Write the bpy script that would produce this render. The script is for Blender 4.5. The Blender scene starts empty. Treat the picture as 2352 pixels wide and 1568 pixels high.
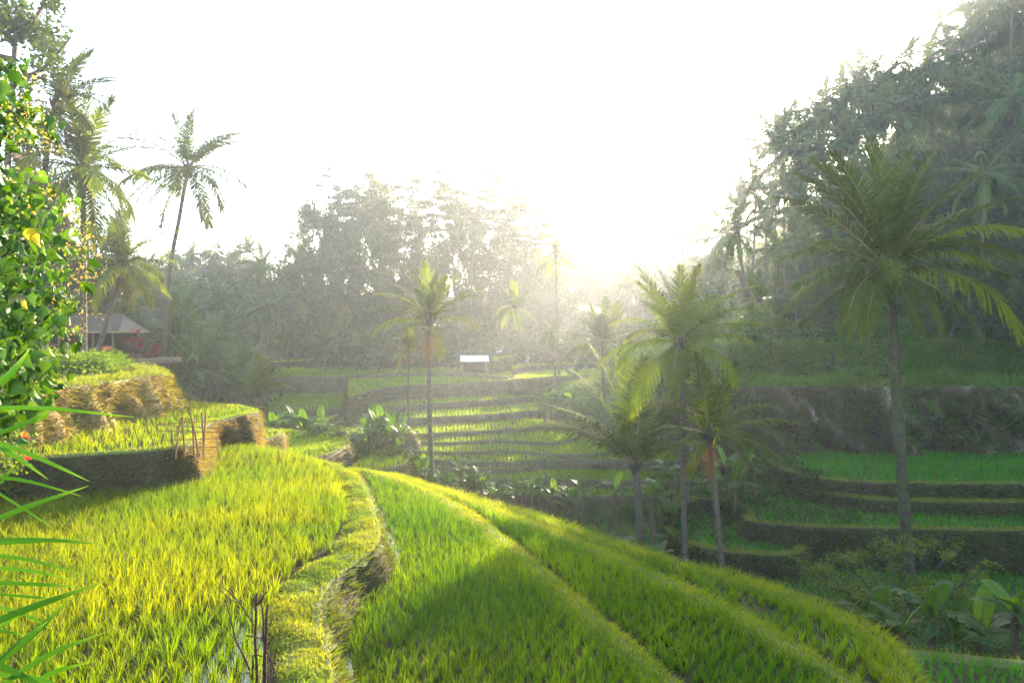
import bpy, math, random
import numpy as np
from mathutils import Vector, Matrix
from mathutils.geometry import tessellate_polygon
RAD = math.radians
rng = np.random.default_rng(7)
random.seed(7)
SC = bpy.context.scene
COL = SC.collection

# ------------------------------------------------------------------ camera, sky, sun, exposure
EYE = 15.0                      # height of the eye above the zero of the terrain
FPX = 1568.0                    # focal length in units where the frame is 2352 wide (24 mm lens)
PITCH = RAD(-1.42)
cam_d = bpy.data.cameras.new("camera"); cam = bpy.data.objects.new("camera", cam_d); COL.objects.link(cam)
cam_d.lens = 24.0; cam_d.sensor_width = 36.0; cam_d.clip_start = 0.05; cam_d.clip_end = 3000
cam.location = (0, 0, EYE); cam.rotation_euler = (math.pi / 2 + PITCH, 0, 0)
SC.camera = cam
SUN_AZ, SUN_EL = RAD(20.0), RAD(15.0)     # azimuth clockwise from +Y
world = bpy.data.worlds.new("World"); SC.world = world; world.use_nodes = True
wn = world.node_tree.nodes; wl = world.node_tree.links
sky = wn.new("ShaderNodeTexSky"); sky.sky_type = 'NISHITA'; sky.sun_disc = False
sky.sun_elevation = SUN_EL; sky.sun_rotation = SUN_AZ
sky.air_density = 1.0; sky.dust_density = 1.0; sky.ozone_density = 1.0; sky.altitude = 300
wn["Background"].inputs[1].default_value = 0.13
wb = wn.new("ShaderNodeMix"); wb.data_type = 'RGBA'; wb.blend_type = 'MULTIPLY'; wb.inputs[0].default_value = 1; wb.inputs[7].default_value = (1.0, .97, .94, 1)
wl.new(sky.outputs[0], wb.inputs[6]); wl.new(wb.outputs[2], wn["Background"].inputs[0])
sun_d = bpy.data.lights.new("sun", 'SUN'); sun = bpy.data.objects.new("sun", sun_d); COL.objects.link(sun)
sun_d.energy = 3.8; sun_d.angle = RAD(0.6); sun_d.color = (1.0, 0.83, 0.60)
sdir = Vector((math.sin(SUN_AZ) * math.cos(SUN_EL), math.cos(SUN_AZ) * math.cos(SUN_EL), math.sin(SUN_EL)))
sun.rotation_euler = (sdir).to_track_quat('Z', 'Y').to_euler()
sun.location = sdir * 200
vs = SC.view_settings
vs.view_transform = 'Standard'; vs.look = 'None'; vs.gamma = 1.0; vs.use_curve_mapping = False
vs.exposure = 3.08
cy = SC.cycles
cy.use_denoising = True
try: cy.denoiser = 'OPENIMAGEDENOISE'
except Exception: pass
cy.denoising_prefilter = 'NONE'
cy.max_bounces = 6; cy.diffuse_bounces = 2; cy.glossy_bounces = 2; cy.transmission_bounces = 5
cy.transparent_max_bounces = 4; cy.volume_bounces = 1; cy.sample_clamp_indirect = 6
cy.caustics_reflective = False; cy.caustics_refractive = False

# ------------------------------------------------------------------ picture -> world
cp, sp = math.cos(PITCH), math.sin(PITCH)
def ray(px, py):
    a = (px - 1176) / FPX; b = (784 - py) / FPX
    return Vector((a, cp - b * sp, sp + b * cp))     # forward + right*a + up*b
def onz(px, py, z):
    r = ray(px, py); t = z / r.z
    return (r.x * t, r.y * t)
def atd(px, py, d):
    r = ray(px, py); t = d / r.y
    return Vector((r.x * t, d, r.z * t + EYE))

# ------------------------------------------------------------------ objects and tags
def tag(o, label=None, cat=None, group=None, kind=None):
    if label: o["label"] = label
    if cat: o["category"] = cat
    if group: o["group"] = group
    if kind: o["kind"] = kind
    return o
def empty(name, loc=(0, 0, 0), rz=0.0, parent=None):
    o = bpy.data.objects.new(name, None); COL.objects.link(o); o.location = loc; o.rotation_euler = (0, 0, rz)
    o.empty_display_size = .2
    if parent: o.parent = parent
    return o
def put(name, me, parent=None, loc=(0, 0, 0), rot=(0, 0, 0), sc=(1, 1, 1)):
    o = bpy.data.objects.new(name, me); COL.objects.link(o); o.location = loc; o.rotation_euler = rot; o.scale = sc
    if parent: o.parent = parent
    return o
ORD = ["first", "second", "third", "fourth", "fifth", "sixth", "seventh", "eighth", "ninth", "tenth", "eleventh", "twelfth",
       "thirteenth", "fourteenth", "fifteenth", "sixteenth", "seventeenth", "eighteenth", "nineteenth", "twentieth",
       "twenty-first", "twenty-second", "twenty-third", "twenty-fourth"]
def mesh(name, V, Q=None, T=None, mats=(), smooth=False, attrs=None, mq=None, mt=None):
    V = np.asarray(V, dtype=np.float32).reshape(-1, 3)
    Q = np.zeros((0, 4), np.int32) if Q is None or len(Q) == 0 else np.asarray(Q, dtype=np.int32)
    T = np.zeros((0, 3), np.int32) if T is None or len(T) == 0 else np.asarray(T, dtype=np.int32)
    me = bpy.data.meshes.new(name)
    me.vertices.add(len(V)); me.vertices.foreach_set("co", V.ravel())
    nl = Q.size + T.size; nf = len(Q) + len(T)
    me.loops.add(nl); me.polygons.add(nf)
    me.loops.foreach_set("vertex_index", np.concatenate([Q.ravel(), T.ravel()]))
    st = np.concatenate([np.arange(len(Q)) * 4, Q.size + np.arange(len(T)) * 3]).astype(np.int32)
    me.polygons.foreach_set("loop_start", st)
    for m in mats: me.materials.append(m)
    if mq is not None or mt is not None:
        a = np.zeros(len(Q), np.int32) if mq is None else np.asarray(mq, np.int32)
        b = np.zeros(len(T), np.int32) if mt is None else np.asarray(mt, np.int32)
        me.polygons.foreach_set("material_index", np.concatenate([a, b]))
    if smooth: me.polygons.foreach_set("use_smooth", np.ones(nf, bool))
    me.update(calc_edges=True)
    if attrs:
        for k, v in attrs.items():
            at = me.attributes.new(k, 'FLOAT', 'POINT'); at.data.foreach_set("value", np.asarray(v, np.float32))
    return me
class MB:
    """collects pieces of one mesh"""
    def __init__(s): s.V = []; s.Q = []; s.T = []; s.mq = []; s.mt = []; s.t = []; s.h = []; s.n = 0
    def add(s, V, Q=None, T=None, m=0, t=None, h=None):
        V = np.asarray(V, float).reshape(-1, 3); k = len(V)
        if Q is not None and len(Q):
            Q = np.asarray(Q) + s.n; s.Q.append(Q); s.mq.append(np.full(len(Q), m))
        if T is not None and len(T):
            T = np.asarray(T) + s.n; s.T.append(T); s.mt.append(np.full(len(T), m))
        s.t.append(np.full(k, rng.random()) if t is None else np.broadcast_to(np.asarray(t, float), (k,)))
        s.h.append(np.zeros(k) if h is None else np.broadcast_to(np.asarray(h, float), (k,)))
        s.V.append(V); s.n += k
    def me(s, name, mats, smooth=False):
        c = lambda L, w: np.concatenate(L) if L else None
        return mesh(name, np.concatenate(s.V), c(s.Q, 4), c(s.T, 3), mats, smooth,
                    {"t": np.concatenate(s.t), "h": np.concatenate(s.h)}, c(s.mq, 1), c(s.mt, 1))
    def box(s, c, size, rz=0, m=0, tilt=None):
        x, y, z = [a / 2 for a in size]
        P = np.array([(-x, -y, -z), (x, -y, -z), (x, y, -z), (-x, y, -z), (-x, -y, z), (x, -y, z), (x, y, z), (-x, y, z)])
        M = Matrix.Rotation(rz, 3, 'Z')
        if tilt: M = M @ Matrix.Rotation(tilt[0], 3, 'X') @ Matrix.Rotation(tilt[1], 3, 'Y')
        P = P @ np.array(M).T + np.array(c)
        s.add(P, [(0, 3, 2, 1), (4, 5, 6, 7), (0, 1, 5, 4), (1, 2, 6, 5), (2, 3, 7, 6), (3, 0, 4, 7)], m=m)
    def tube(s, pts, rad, n=7, m=0, t=None, cap=True):
        V, Q = tube(pts, rad, n)
        s.add(V, Q, m=m, t=t, h=np.repeat(np.linspace(0, 1, len(pts)), n))
        if cap:
            k = len(pts)
            s.add(V[(k - 1) * n:], T=[(0, i, i + 1) for i in range(1, n - 1)], m=m, t=t, h=1)
def tube(pts, rad, n=7):
    P = np.asarray(pts, float); k = len(P); rad = np.broadcast_to(np.asarray(rad, float), (k,))
    D = np.gradient(P, axis=0); D /= np.linalg.norm(D, axis=1)[:, None] + 1e-9
    ref = np.array([0, 0, 1.0]) if abs(D[:, 2]).mean() < .8 else np.array([1.0, 0, 0])
    A = np.cross(D, ref); A /= np.linalg.norm(A, axis=1)[:, None] + 1e-9
    B = np.cross(D, A)
    a = np.arange(n) * 2 * math.pi / n
    V = P[:, None] + rad[:, None, None] * (np.cos(a)[None, :, None] * A[:, None] + np.sin(a)[None, :, None] * B[:, None])
    i = np.arange(k - 1)[:, None] * n; j = np.arange(n)[None]; j2 = (j + 1) % n
    Q = np.stack([i + j, i + j2, i + n + j2, i + n + j], -1).reshape(-1, 4)
    return V.reshape(-1, 3), Q
def bez(pts, k):
    """smooth curve through a few points (Catmull-Rom)"""
    P = [np.array(p, float) for p in pts]; P = [2 * P[0] - P[1]] + P + [2 * P[-1] - P[-2]]
    n = len(P) - 3; out = []
    for u in np.linspace(0, n, k):
        i = min(int(u), n - 1); t = u - i; a, b, c, d = P[i:i + 4]
        out.append(.5 * ((2 * b) + (-a + c) * t + (2 * a - 5 * b + 4 * c - d) * t * t + (-a + 3 * b - 3 * c + d) * t ** 3))
    return np.array(out)

# ------------------------------------------------------------------ materials
def newmat(name):
    m = bpy.data.materials.new(name); m.use_nodes = True
    nt = m.node_tree; nt.nodes.clear(); return m, nt.nodes, nt.links
def mixc(n, l, a, b, fac):
    x = n.new("ShaderNodeMix"); x.data_type = 'RGBA'
    for s, v in ((6, a), (7, b)):
        if isinstance(v, tuple): x.inputs[s].default_value = v + (1,)
        else: l.new(v, x.inputs[s])
    if isinstance(fac, float): x.inputs[0].default_value = fac
    else: l.new(fac, x.inputs[0])
    return x.outputs[2]
def noise(n, l, scale, detail=3, rough=.6, gen=False, stretch=None):
    tc = n.new("ShaderNodeTexCoord"); t = n.new("ShaderNodeTexNoise")
    t.inputs["Scale"].default_value = scale; t.inputs["Detail"].default_value = detail; t.inputs["Roughness"].default_value = rough
    src = tc.outputs["Object"]
    if stretch:
        mp = n.new("ShaderNodeMapping"); mp.inputs["Scale"].default_value = stretch; l.new(src, mp.inputs[0]); src = mp.outputs[0]
    l.new(src, t.inputs["Vector"]); return t.outputs["Fac"]
def ramp(n, l, src, stops):
    r = n.new("ShaderNodeValToRGB"); l.new(src, r.inputs[0]); e = r.color_ramp.elements
    while len(e) < len(stops): e.new(.5)
    for x, (p, c) in zip(e, stops): x.position = p; x.color = (c if isinstance(c, tuple) else (c, c, c)) + (1,)
    return r.outputs[0]
def attr(n, name):
    a = n.new("ShaderNodeAttribute"); a.attribute_name = name; return a.outputs["Fac"]
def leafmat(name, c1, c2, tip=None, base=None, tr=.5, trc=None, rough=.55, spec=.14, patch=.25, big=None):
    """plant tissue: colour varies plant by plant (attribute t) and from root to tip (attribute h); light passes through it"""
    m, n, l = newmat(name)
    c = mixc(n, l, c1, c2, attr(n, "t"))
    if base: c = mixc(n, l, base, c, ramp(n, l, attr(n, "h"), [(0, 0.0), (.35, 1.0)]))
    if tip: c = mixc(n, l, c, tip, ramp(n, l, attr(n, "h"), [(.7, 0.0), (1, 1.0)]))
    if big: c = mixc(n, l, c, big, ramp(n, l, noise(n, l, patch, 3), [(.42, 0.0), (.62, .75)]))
    p = n.new("ShaderNodeBsdfPrincipled"); l.new(c, p.inputs["Base Color"])
    p.inputs["Roughness"].default_value = rough; p.inputs["Specular IOR Level"].default_value = spec
    t = n.new("ShaderNodeBsdfTranslucent")
    k = n.new("ShaderNodeMix"); k.data_type = 'RGBA'; k.blend_type = 'MULTIPLY'; k.inputs[0].default_value = 1
    l.new(c, k.inputs[6]); k.inputs[7].default_value = (trc or (1.68, 1.45, .35)) + (1,); l.new(k.outputs[2], t.inputs[0])
    x = n.new("ShaderNodeMixShader"); x.inputs[0].default_value = tr
    l.new(p.outputs[0], x.inputs[1]); l.new(t.outputs[0], x.inputs[2])
    o = n.new("ShaderNodeOutputMaterial"); l.new(x.outputs[0], o.inputs[0]); return m
def solid(name, stops, scale=4, rough=.85, bump=.3, bscale=None, stretch=None, spec=.2, detail=5):
    m, n, l = newmat(name)
    c = ramp(n, l, noise(n, l, scale, detail, .65, stretch=stretch), stops)
    p = n.new("ShaderNodeBsdfPrincipled"); l.new(c, p.inputs["Base Color"]); p.inputs["Roughness"].default_value = rough
    p.inputs["Specular IOR Level"].default_value = spec
    if bump:
        b = n.new("ShaderNodeBump"); b.inputs["Strength"].default_value = bump; b.inputs["Distance"].default_value = .08
        l.new(noise(n, l, bscale or scale * 3, 4, .7, stretch=stretch), b.inputs["Height"]); l.new(b.outputs[0], p.inputs["Normal"])
    o = n.new("ShaderNodeOutputMaterial"); l.new(p.outputs[0], o.inputs[0]); return m
M = {}
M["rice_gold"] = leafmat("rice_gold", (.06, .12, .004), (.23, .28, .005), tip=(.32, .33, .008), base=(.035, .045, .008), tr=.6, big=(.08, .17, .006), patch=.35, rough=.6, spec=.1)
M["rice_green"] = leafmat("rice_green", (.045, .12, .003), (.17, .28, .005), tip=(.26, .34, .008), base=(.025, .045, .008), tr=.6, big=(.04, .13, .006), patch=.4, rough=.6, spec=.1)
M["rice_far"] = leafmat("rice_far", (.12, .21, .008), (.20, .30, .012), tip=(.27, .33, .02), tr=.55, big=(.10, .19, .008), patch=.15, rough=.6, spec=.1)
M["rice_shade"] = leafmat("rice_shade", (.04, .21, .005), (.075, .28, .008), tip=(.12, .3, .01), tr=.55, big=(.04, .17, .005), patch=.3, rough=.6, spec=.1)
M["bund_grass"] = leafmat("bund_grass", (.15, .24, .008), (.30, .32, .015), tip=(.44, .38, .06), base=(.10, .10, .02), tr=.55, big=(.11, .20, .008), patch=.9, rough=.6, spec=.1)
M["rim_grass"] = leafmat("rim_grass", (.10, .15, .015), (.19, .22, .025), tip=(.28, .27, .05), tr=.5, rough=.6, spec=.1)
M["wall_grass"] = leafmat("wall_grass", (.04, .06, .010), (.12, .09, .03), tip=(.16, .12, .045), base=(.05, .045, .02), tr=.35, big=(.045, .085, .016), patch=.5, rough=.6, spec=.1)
M["dry_sunlit_grass"] = leafmat("dry_sunlit_grass", (.18, .14, .045), (.34, .23, .08), tip=(.40, .3, .12), tr=.35, big=(.12, .15, .03), patch=.5, rough=.6, spec=.1)
M["hang"] = leafmat("hang", (.07, .05, .03), (.17, .12, .075), tr=.3, rough=.7, spec=.1)
M["slope_grass"] = leafmat("slope_grass", (.05, .13, .012), (.10, .19, .02), tip=(.13, .2, .03), tr=.5, big=(.10, .12, .03), patch=.25, rough=.6, spec=.1)
M["mud"] = solid("mud", [(.3, (.035, .028, .014)), (.7, (.08, .06, .03))], scale=3, rough=.85, bump=.5, spec=.08)
M["rimsoil"] = solid("rimsoil", [(.3, (.06, .075, .02)), (.55, (.10, .12, .03)), (.75, (.15, .13, .06))], scale=2.5, bump=.8)
M["wall"] = solid("wall", [(.25, (.022, .018, .008)), (.5, (.05, .04, .018)), (.75, (.09, .065, .03))], scale=1.6, bump=1.0, bscale=6, stretch=(1, 1, .6))
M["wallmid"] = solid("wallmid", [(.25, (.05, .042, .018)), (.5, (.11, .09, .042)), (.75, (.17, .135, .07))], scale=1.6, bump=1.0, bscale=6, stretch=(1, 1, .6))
M["wallbare"] = solid("wallbare", [(.3, (.03, .026, .014)), (.5, (.08, .06, .035)), (.6, (.14, .10, .065)), (.66, (.34, .26, .2))], scale=.8, bump=1.0, bscale=5, stretch=(1, 1, .35))
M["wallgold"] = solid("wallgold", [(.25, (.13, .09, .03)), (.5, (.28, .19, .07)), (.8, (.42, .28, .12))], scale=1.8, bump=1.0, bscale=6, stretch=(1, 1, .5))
M["ground"] = solid("ground", [(.3, (.03, .045, .012)), (.55, (.055, .085, .02)), (.8, (.09, .08, .035))], scale=.8, bump=.8, bscale=5)
M["dirt"] = solid("dirt", [(.3, (.12, .08, .045)), (.7, (.24, .16, .10))], scale=2, bump=.5)
M["bark"] = solid("bark", [(.3, (.055, .04, .028)), (.6, (.15, .115, .08)), (.8, (.26, .21, .16))], scale=5, bump=.6, bscale=10, stretch=(1, 1, 3))
M["moss_bark"] = solid("moss_bark", [(.3, (.035, .03, .02)), (.5, (.07, .06, .035)), (.62, (.05, .085, .015)), (.8, (.12, .15, .03))], scale=4, bump=.9, bscale=10)
M["darkbark"] = solid("darkbark", [(.3, (.035, .025, .018)), (.7, (.09, .065, .045))], scale=6, bump=.6)
M["palm"] = leafmat("palm", (.042, .07, .008), (.085, .11, .012), tip=(.17, .18, .02), tr=.45, rough=.75, spec=.04)
M["palm_gold"] = leafmat("palm_gold", (.09, .15, .010), (.16, .22, .012), tip=(.28, .28, .015), tr=.5, rough=.75, spec=.04)
M["palm_far"] = leafmat("palm_far", (.035, .07, .016), (.09, .13, .025), tr=.25, rough=.55, spec=.15)
M["rachis"] = solid("rachis", [(.3, (.13, .13, .04)), (.7, (.22, .19, .07))], scale=3, bump=0, rough=.8, spec=.05)
M["deadfrond"] = leafmat("deadfrond", (.10, .06, .03), (.2, .12, .055), tr=.2, spec=.02, rough=.9)
M["coconut"] = solid("coconut", [(.3, (.12, .13, .03)), (.7, (.24, .19, .07))], scale=6, bump=.1, rough=.5)
M["banana"] = leafmat("banana", (.025, .08, .008), (.07, .14, .014), tr=.5, rough=.42, spec=.35, tip=(.2, .19, .07))
M["banana_light"] = leafmat("banana_light", (.09, .2, .012), (.16, .27, .02), tr=.6, rough=.42, spec=.3)
M["banana_stem"] = solid("banana_stem", [(.3, (.08, .06, .03)), (.7, (.2, .14, .08))], scale=4, bump=.4, stretch=(1, 1, .3))
M["leaf_dark"] = leafmat("leaf_dark", (.02, .045, .010), (.07, .11, .018), tr=.35)
M["leaf_far"] = leafmat("leaf_far", (.03, .05, .018), (.09, .11, .035), tr=.35)
M["leaf_near"] = leafmat("leaf_near", (.012, .05, .006), (.085, .19, .010), tr=.34, rough=.42, spec=.3)
M["leaf_shrub"] = leafmat("leaf_shrub", (.05, .10, .015), (.14, .19, .03), tr=.5)
M["yellowleaf"] = leafmat("yellowleaf", (.5, .36, .02), (.6, .42, .03), tr=.5)
M["redleaf"] = leafmat("redleaf", (.16, .015, .03), (.4, .03, .06), tr=.4)
M["redflower"] = leafmat("redflower", (.5, .03, .02), (.6, .1, .04), tr=.4)
M["blossom"] = leafmat("blossom", (.35, .28, .1), (.45, .36, .16), tr=.4)
M["strap"] = leafmat("strap", (.015, .07, .006), (.04, .13, .010), tr=.4, rough=.35, spec=.5, tip=(.12, .24, .02))
M["twig"] = solid("twig", [(.3, (.03, .015, .012)), (.7, (.10, .045, .028))], scale=12, bump=.3)
M["bamboo"] = solid("bamboo", [(.3, (.13, .06, .028)), (.7, (.26, .13, .06))], scale=8, bump=.2)
M["shingle"] = solid("shingle", [(.3, (.10, .075, .06)), (.7, (.22, .18, .15))], scale=6, bump=.6)
M["wood"] = solid("wood", [(.3, (.10, .065, .035)), (.7, (.24, .16, .09))], scale=4, bump=.4, stretch=(1, 1, .2))
M["woodpale"] = solid("woodpale", [(.3, (.25, .17, .10)), (.7, (.38, .27, .17))], scale=4, bump=.3, stretch=(.3, 1, 1))
M["darkwall"] = solid("darkwall", [(.3, (.03, .02, .014)), (.7, (.06, .042, .03))], scale=5, bump=.4)
M["tin"] = solid("tin", [(.3, (.6, .59, .57)), (.7, (.78, .77, .75))], scale=2, bump=.1, rough=.9, spec=.05)
M["paper"] = solid("paper", [(.3, (.7, .7, .72)), (.7, (.8, .8, .8))], scale=2, bump=0)
M["orange"] = solid("orange", [(.3, (.5, .10, .05)), (.7, (.65, .18, .08))], scale=2, bump=.1)
M["blue"] = solid("blue", [(.3, (.05, .15, .4)), (.7, (.08, .2, .5))], scale=2, bump=.1)
M["white"] = solid("white", [(.3, (.65, .65, .62)), (.7, (.8, .8, .78))], scale=2, bump=.1)
M["stone"] = solid("stone", [(.3, (.16, .15, .13)), (.7, (.32, .3, .27))], scale=5, bump=.5)
m, n, l = newmat("water"); p = n.new("ShaderNodeBsdfPrincipled"); p.inputs["Base Color"].default_value = (.05, .045, .03, 1)
p.inputs["Roughness"].default_value = .08; p.inputs["Specular IOR Level"].default_value = .6
b = n.new("ShaderNodeBump"); b.inputs["Strength"].default_value = .15; b.inputs["Distance"].default_value = .02
l.new(noise(n, l, 9, 2), b.inputs["Height"]); l.new(b.outputs[0], p.inputs["Normal"])
o = n.new("ShaderNodeOutputMaterial"); l.new(p.outputs[0], o.inputs[0]); M["water"] = m

# ------------------------------------------------------------------ terraces: outlines in world metres
def resample(P, step):
    P = np.asarray(P, float); Pc = np.vstack([P, P[:1]]); out = []
    for a, b in zip(Pc[:-1], Pc[1:]):
        L = np.linalg.norm(b - a); k = max(1, int(round(L / step)))
        for i in range(k): out.append(a + (b - a) * i / k)
    return np.array(out)
def smooth_loop(P, it=3):
    for _ in range(it): P = .5 * P + .25 * (np.roll(P, 1, 0) + np.roll(P, -1, 0))
    return P
def inpoly(X, Y, P):
    X = np.asarray(X); Y = np.asarray(Y); r = np.zeros(X.shape, bool); j = len(P) - 1
    for i in range(len(P)):
        xi, yi = P[i]; xj, yj = P[j]
        if yi != yj:
            r ^= ((yi > Y) != (yj > Y)) & (X < (xj - xi) * (Y - yi) / (yj - yi) + xi)
        j = i
    return r
SLABS = []
def vnoise(P, s, seed=0):
    """cheap smooth noise from sines, -1..1"""
    P = np.asarray(P) * s + seed * 3.7
    x, y, z = P[..., 0], P[..., 1], P[..., 2]
    return (np.sin(x * 1.7 + 1.3 * np.sin(y * 1.1 + z)) + np.sin(y * 2.1 + 1.7 * np.sin(z * 1.3 + x * .7)) + np.sin(z * 2.3 + x * 1.9 + 1.1 * np.sin(y * 2.7))) / 3
def slab(pts, z, step=.5, depth=2.5, lean=.25, rough=.12, wallmat="wall", rimw=.4, rimh=.1, rows=7, topmat="mud", sm=3, round_=0.0):
    """one terrace: flat soil, a raised grassy rim and an uneven bank falling away on every side.
    pts: (px,py) picture points lying on the level z (m from the eye), or ('w',x,y) in metres"""
    P = [(p[1], p[2]) if p[0] == 'w' else onz(p[0], p[1], z) for p in pts]
    P = smooth_loop(resample(P, step), sm)
    area = .5 * np.sum(P[:, 0] * np.roll(P[:, 1], -1) - np.roll(P[:, 0], -1) * P[:, 1])
    if area < 0: P = P[::-1]
    T = np.roll(P, -1, 0) - np.roll(P, 1, 0); T /= np.linalg.norm(T, axis=1)[:, None] + 1e-9
    N = np.stack([T[:, 1], -T[:, 0]], 1); N = smooth_loop(N, 2)
    Z = z + EYE; k = len(P)
    rings = [(P - N * rimw, np.full(k, Z - .02)), (P - N * rimw * .75, np.full(k, Z + rimh * .8)), (P - N * rimw * .3, np.full(k, Z + rimh)), (P, np.full(k, Z + rimh * .35))]
    for i in range(1, rows + 1):
        s = i / rows; d = depth * s
        off = lean * d + round_ * (1 - (1 - s) ** 2)
        q = P + N * off; zz = np.full(k, Z - d)
        W = np.column_stack([q, zz])
        dis = rough * (vnoise(W, 1.1, 1) * 1.4 + vnoise(W * [1, 1, .4], 3.1, 2)) * min(1, s * 2.5)
        rings.append((q + N * dis[:, None], zz))
    V = np.concatenate([np.column_stack([a, b]) for a, b in rings])
    a = np.arange(k); b2 = (a + 1) % k; Q = []; mi = []
    for r in range(len(rings) - 1):
        Q.append(np.stack([a + (r + 1) * k, b2 + (r + 1) * k, b2 + r * k, a + r * k], 1)); mi += [1 if r < 3 else 2] * k
    Tt = tessellate_polygon([[Vector((x, y, 0)) for x, y in rings[0][0]]])
    T3 = []
    for t in Tt:
        A, B, C = [rings[0][0][i] for i in t]
        T3.append(t if (B[0] - A[0]) * (C[1] - A[1]) - (B[1] - A[1]) * (C[0] - A[0]) > 0 else t[::-1])
    me = mesh("terrace", V, np.concatenate(Q), np.array(T3), [M[topmat], M["rimsoil"], M[wallmat]], True, None, mi, np.zeros(len(T3)))
    o = put("terrace", me); tag(o, kind="structure")
    s = dict(P=P, N=N, z=z, V=V, Q=np.concatenate(Q), mi=np.array(mi), k=k, rimw=rimw, obj=o, rimh=rimh)
    SLABS.append(s); return s
def W(x, y): return ('w', x, y)
A_ = slab([W(-13, 2.5), W(-16, 14), (0, 1082), (100, 1066), (300, 1030), (430, 1020), (480, 1024), (560, 1026), (650, 1038), (700, 1050), (770, 1066), (826, 1092), (846, 1130),
           (856, 1160), (870, 1207), (874, 1238), (860, 1265), (825, 1290), (775, 1326), (738, 1366), (730, 1405), (738, 1444), (758, 1483), (765, 1568), (778, 1700), W(-1.3, 4.6), W(-1.0, 2.5)],
          -4.0, .25, 1.1, .3, .1, "wall", .15, .03, 6)
B_ = slab([W(-2.6, 2.5), (700, 1700), (690, 1568), (660, 1420), (760, 1300), (800, 1200), (780, 1110), (800, 1078), (835, 1082), (900, 1096), (960, 1118), (1035, 1152), (1120, 1205), (1200, 1270),
           (1290, 1345), (1350, 1400), (1450, 1480), (1540, 1560), (1640, 1650), W(4.2, 5.0), W(4.6, 2.5)], -4.75, .3, 1.0, .5, .04, "rimsoil", .5, .09, 4)
C_ = slab([W(1, 2.5), (1000, 1300), (870, 1150), (840, 1088), (905, 1090), (1060, 1145), (1150, 1176), (1250, 1213), (1330, 1248), (1400, 1275), (1480, 1308), (1560, 1345), (1660, 1390),
           (1760, 1445), (1850, 1500), (1950, 1560), (2100, 1660), W(8, 3)], -5.1, .3, 1.0, .5, .04, "rimsoil", .5, .09, 4)
D_ = slab([W(4, 3), (1400, 1400), (1000, 1160), (900, 1102), (1000, 1122), (1100, 1148), (1220, 1182), (1330, 1218), (1450, 1260), (1540, 1290), (1650, 1318), (1760, 1348), (1860, 1383),
           (1950, 1418), (2010, 1448), (2055, 1482), (2085, 1525), (2115, 1568), (2200, 1700), W(9.5, 4)], -5.6, .3, 5.0, .45, .12, "wall", .6, .05, 9)
D2_ = slab([W(8, 5), (1900, 1560), (2000, 1495), (2100, 1492), (2180, 1500), (2280, 1512), (2352, 1518), (2600, 1525), W(30, 8), W(25, 4)], -7.6, .4, 3.0, .5, .1, "wall", .4, .05, 6)
F_ = slab([W(-15, 15.5), (80, 1060), (110, 1054), (200, 1050), (300, 1043), (380, 1037), (430, 1030), (458, 1015), (468, 995), (476, 977), (510, 966), (550, 958), (588, 952), (598, 944), (560, 936),
           (400, 925), W(-17, 28), W(-20, 18)], -3.05, .25, 1.6, .16, .16, "wall", .4, .08, 9)
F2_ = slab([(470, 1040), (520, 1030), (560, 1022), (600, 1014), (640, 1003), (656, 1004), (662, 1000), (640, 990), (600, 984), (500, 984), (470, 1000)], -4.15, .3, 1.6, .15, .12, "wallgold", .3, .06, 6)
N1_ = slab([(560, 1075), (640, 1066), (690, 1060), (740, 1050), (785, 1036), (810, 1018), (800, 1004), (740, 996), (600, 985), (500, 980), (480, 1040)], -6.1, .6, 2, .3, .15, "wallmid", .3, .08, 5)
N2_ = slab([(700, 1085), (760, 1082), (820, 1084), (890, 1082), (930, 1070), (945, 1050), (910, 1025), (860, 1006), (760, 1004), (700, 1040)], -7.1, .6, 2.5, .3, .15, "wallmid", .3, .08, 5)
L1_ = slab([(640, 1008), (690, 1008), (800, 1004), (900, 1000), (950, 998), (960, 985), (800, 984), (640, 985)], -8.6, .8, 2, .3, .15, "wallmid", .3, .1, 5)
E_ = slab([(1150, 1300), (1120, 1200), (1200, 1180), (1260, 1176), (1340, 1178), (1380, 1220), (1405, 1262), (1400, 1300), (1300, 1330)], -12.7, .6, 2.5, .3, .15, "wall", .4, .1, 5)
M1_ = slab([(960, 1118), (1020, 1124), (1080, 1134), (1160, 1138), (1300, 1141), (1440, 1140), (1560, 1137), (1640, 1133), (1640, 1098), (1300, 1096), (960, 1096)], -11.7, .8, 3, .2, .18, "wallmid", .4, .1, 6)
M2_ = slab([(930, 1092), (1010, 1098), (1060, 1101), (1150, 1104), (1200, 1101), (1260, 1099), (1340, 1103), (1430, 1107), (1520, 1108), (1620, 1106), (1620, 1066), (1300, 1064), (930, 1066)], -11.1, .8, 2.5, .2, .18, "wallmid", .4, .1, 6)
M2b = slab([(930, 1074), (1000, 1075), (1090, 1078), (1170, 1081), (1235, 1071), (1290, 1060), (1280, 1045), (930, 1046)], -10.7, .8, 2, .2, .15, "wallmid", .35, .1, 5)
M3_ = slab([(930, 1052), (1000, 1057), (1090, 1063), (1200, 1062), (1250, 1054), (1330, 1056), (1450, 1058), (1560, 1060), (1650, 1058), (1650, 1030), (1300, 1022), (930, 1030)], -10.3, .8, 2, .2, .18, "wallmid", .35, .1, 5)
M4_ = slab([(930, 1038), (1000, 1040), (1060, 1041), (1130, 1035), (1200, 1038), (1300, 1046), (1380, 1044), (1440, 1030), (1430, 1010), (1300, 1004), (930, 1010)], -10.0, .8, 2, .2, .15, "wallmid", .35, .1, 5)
M5_ = slab([(800, 1010), (900, 1014), (990, 1020), (1060, 1016), (1130, 1012), (1180, 1014), (1260, 1020), (1320, 1010), (1330, 994), (1250, 985), (800, 988)], -9.7, .8, 2, .2, .15, "wallmid", .35, .1, 5)
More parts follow.
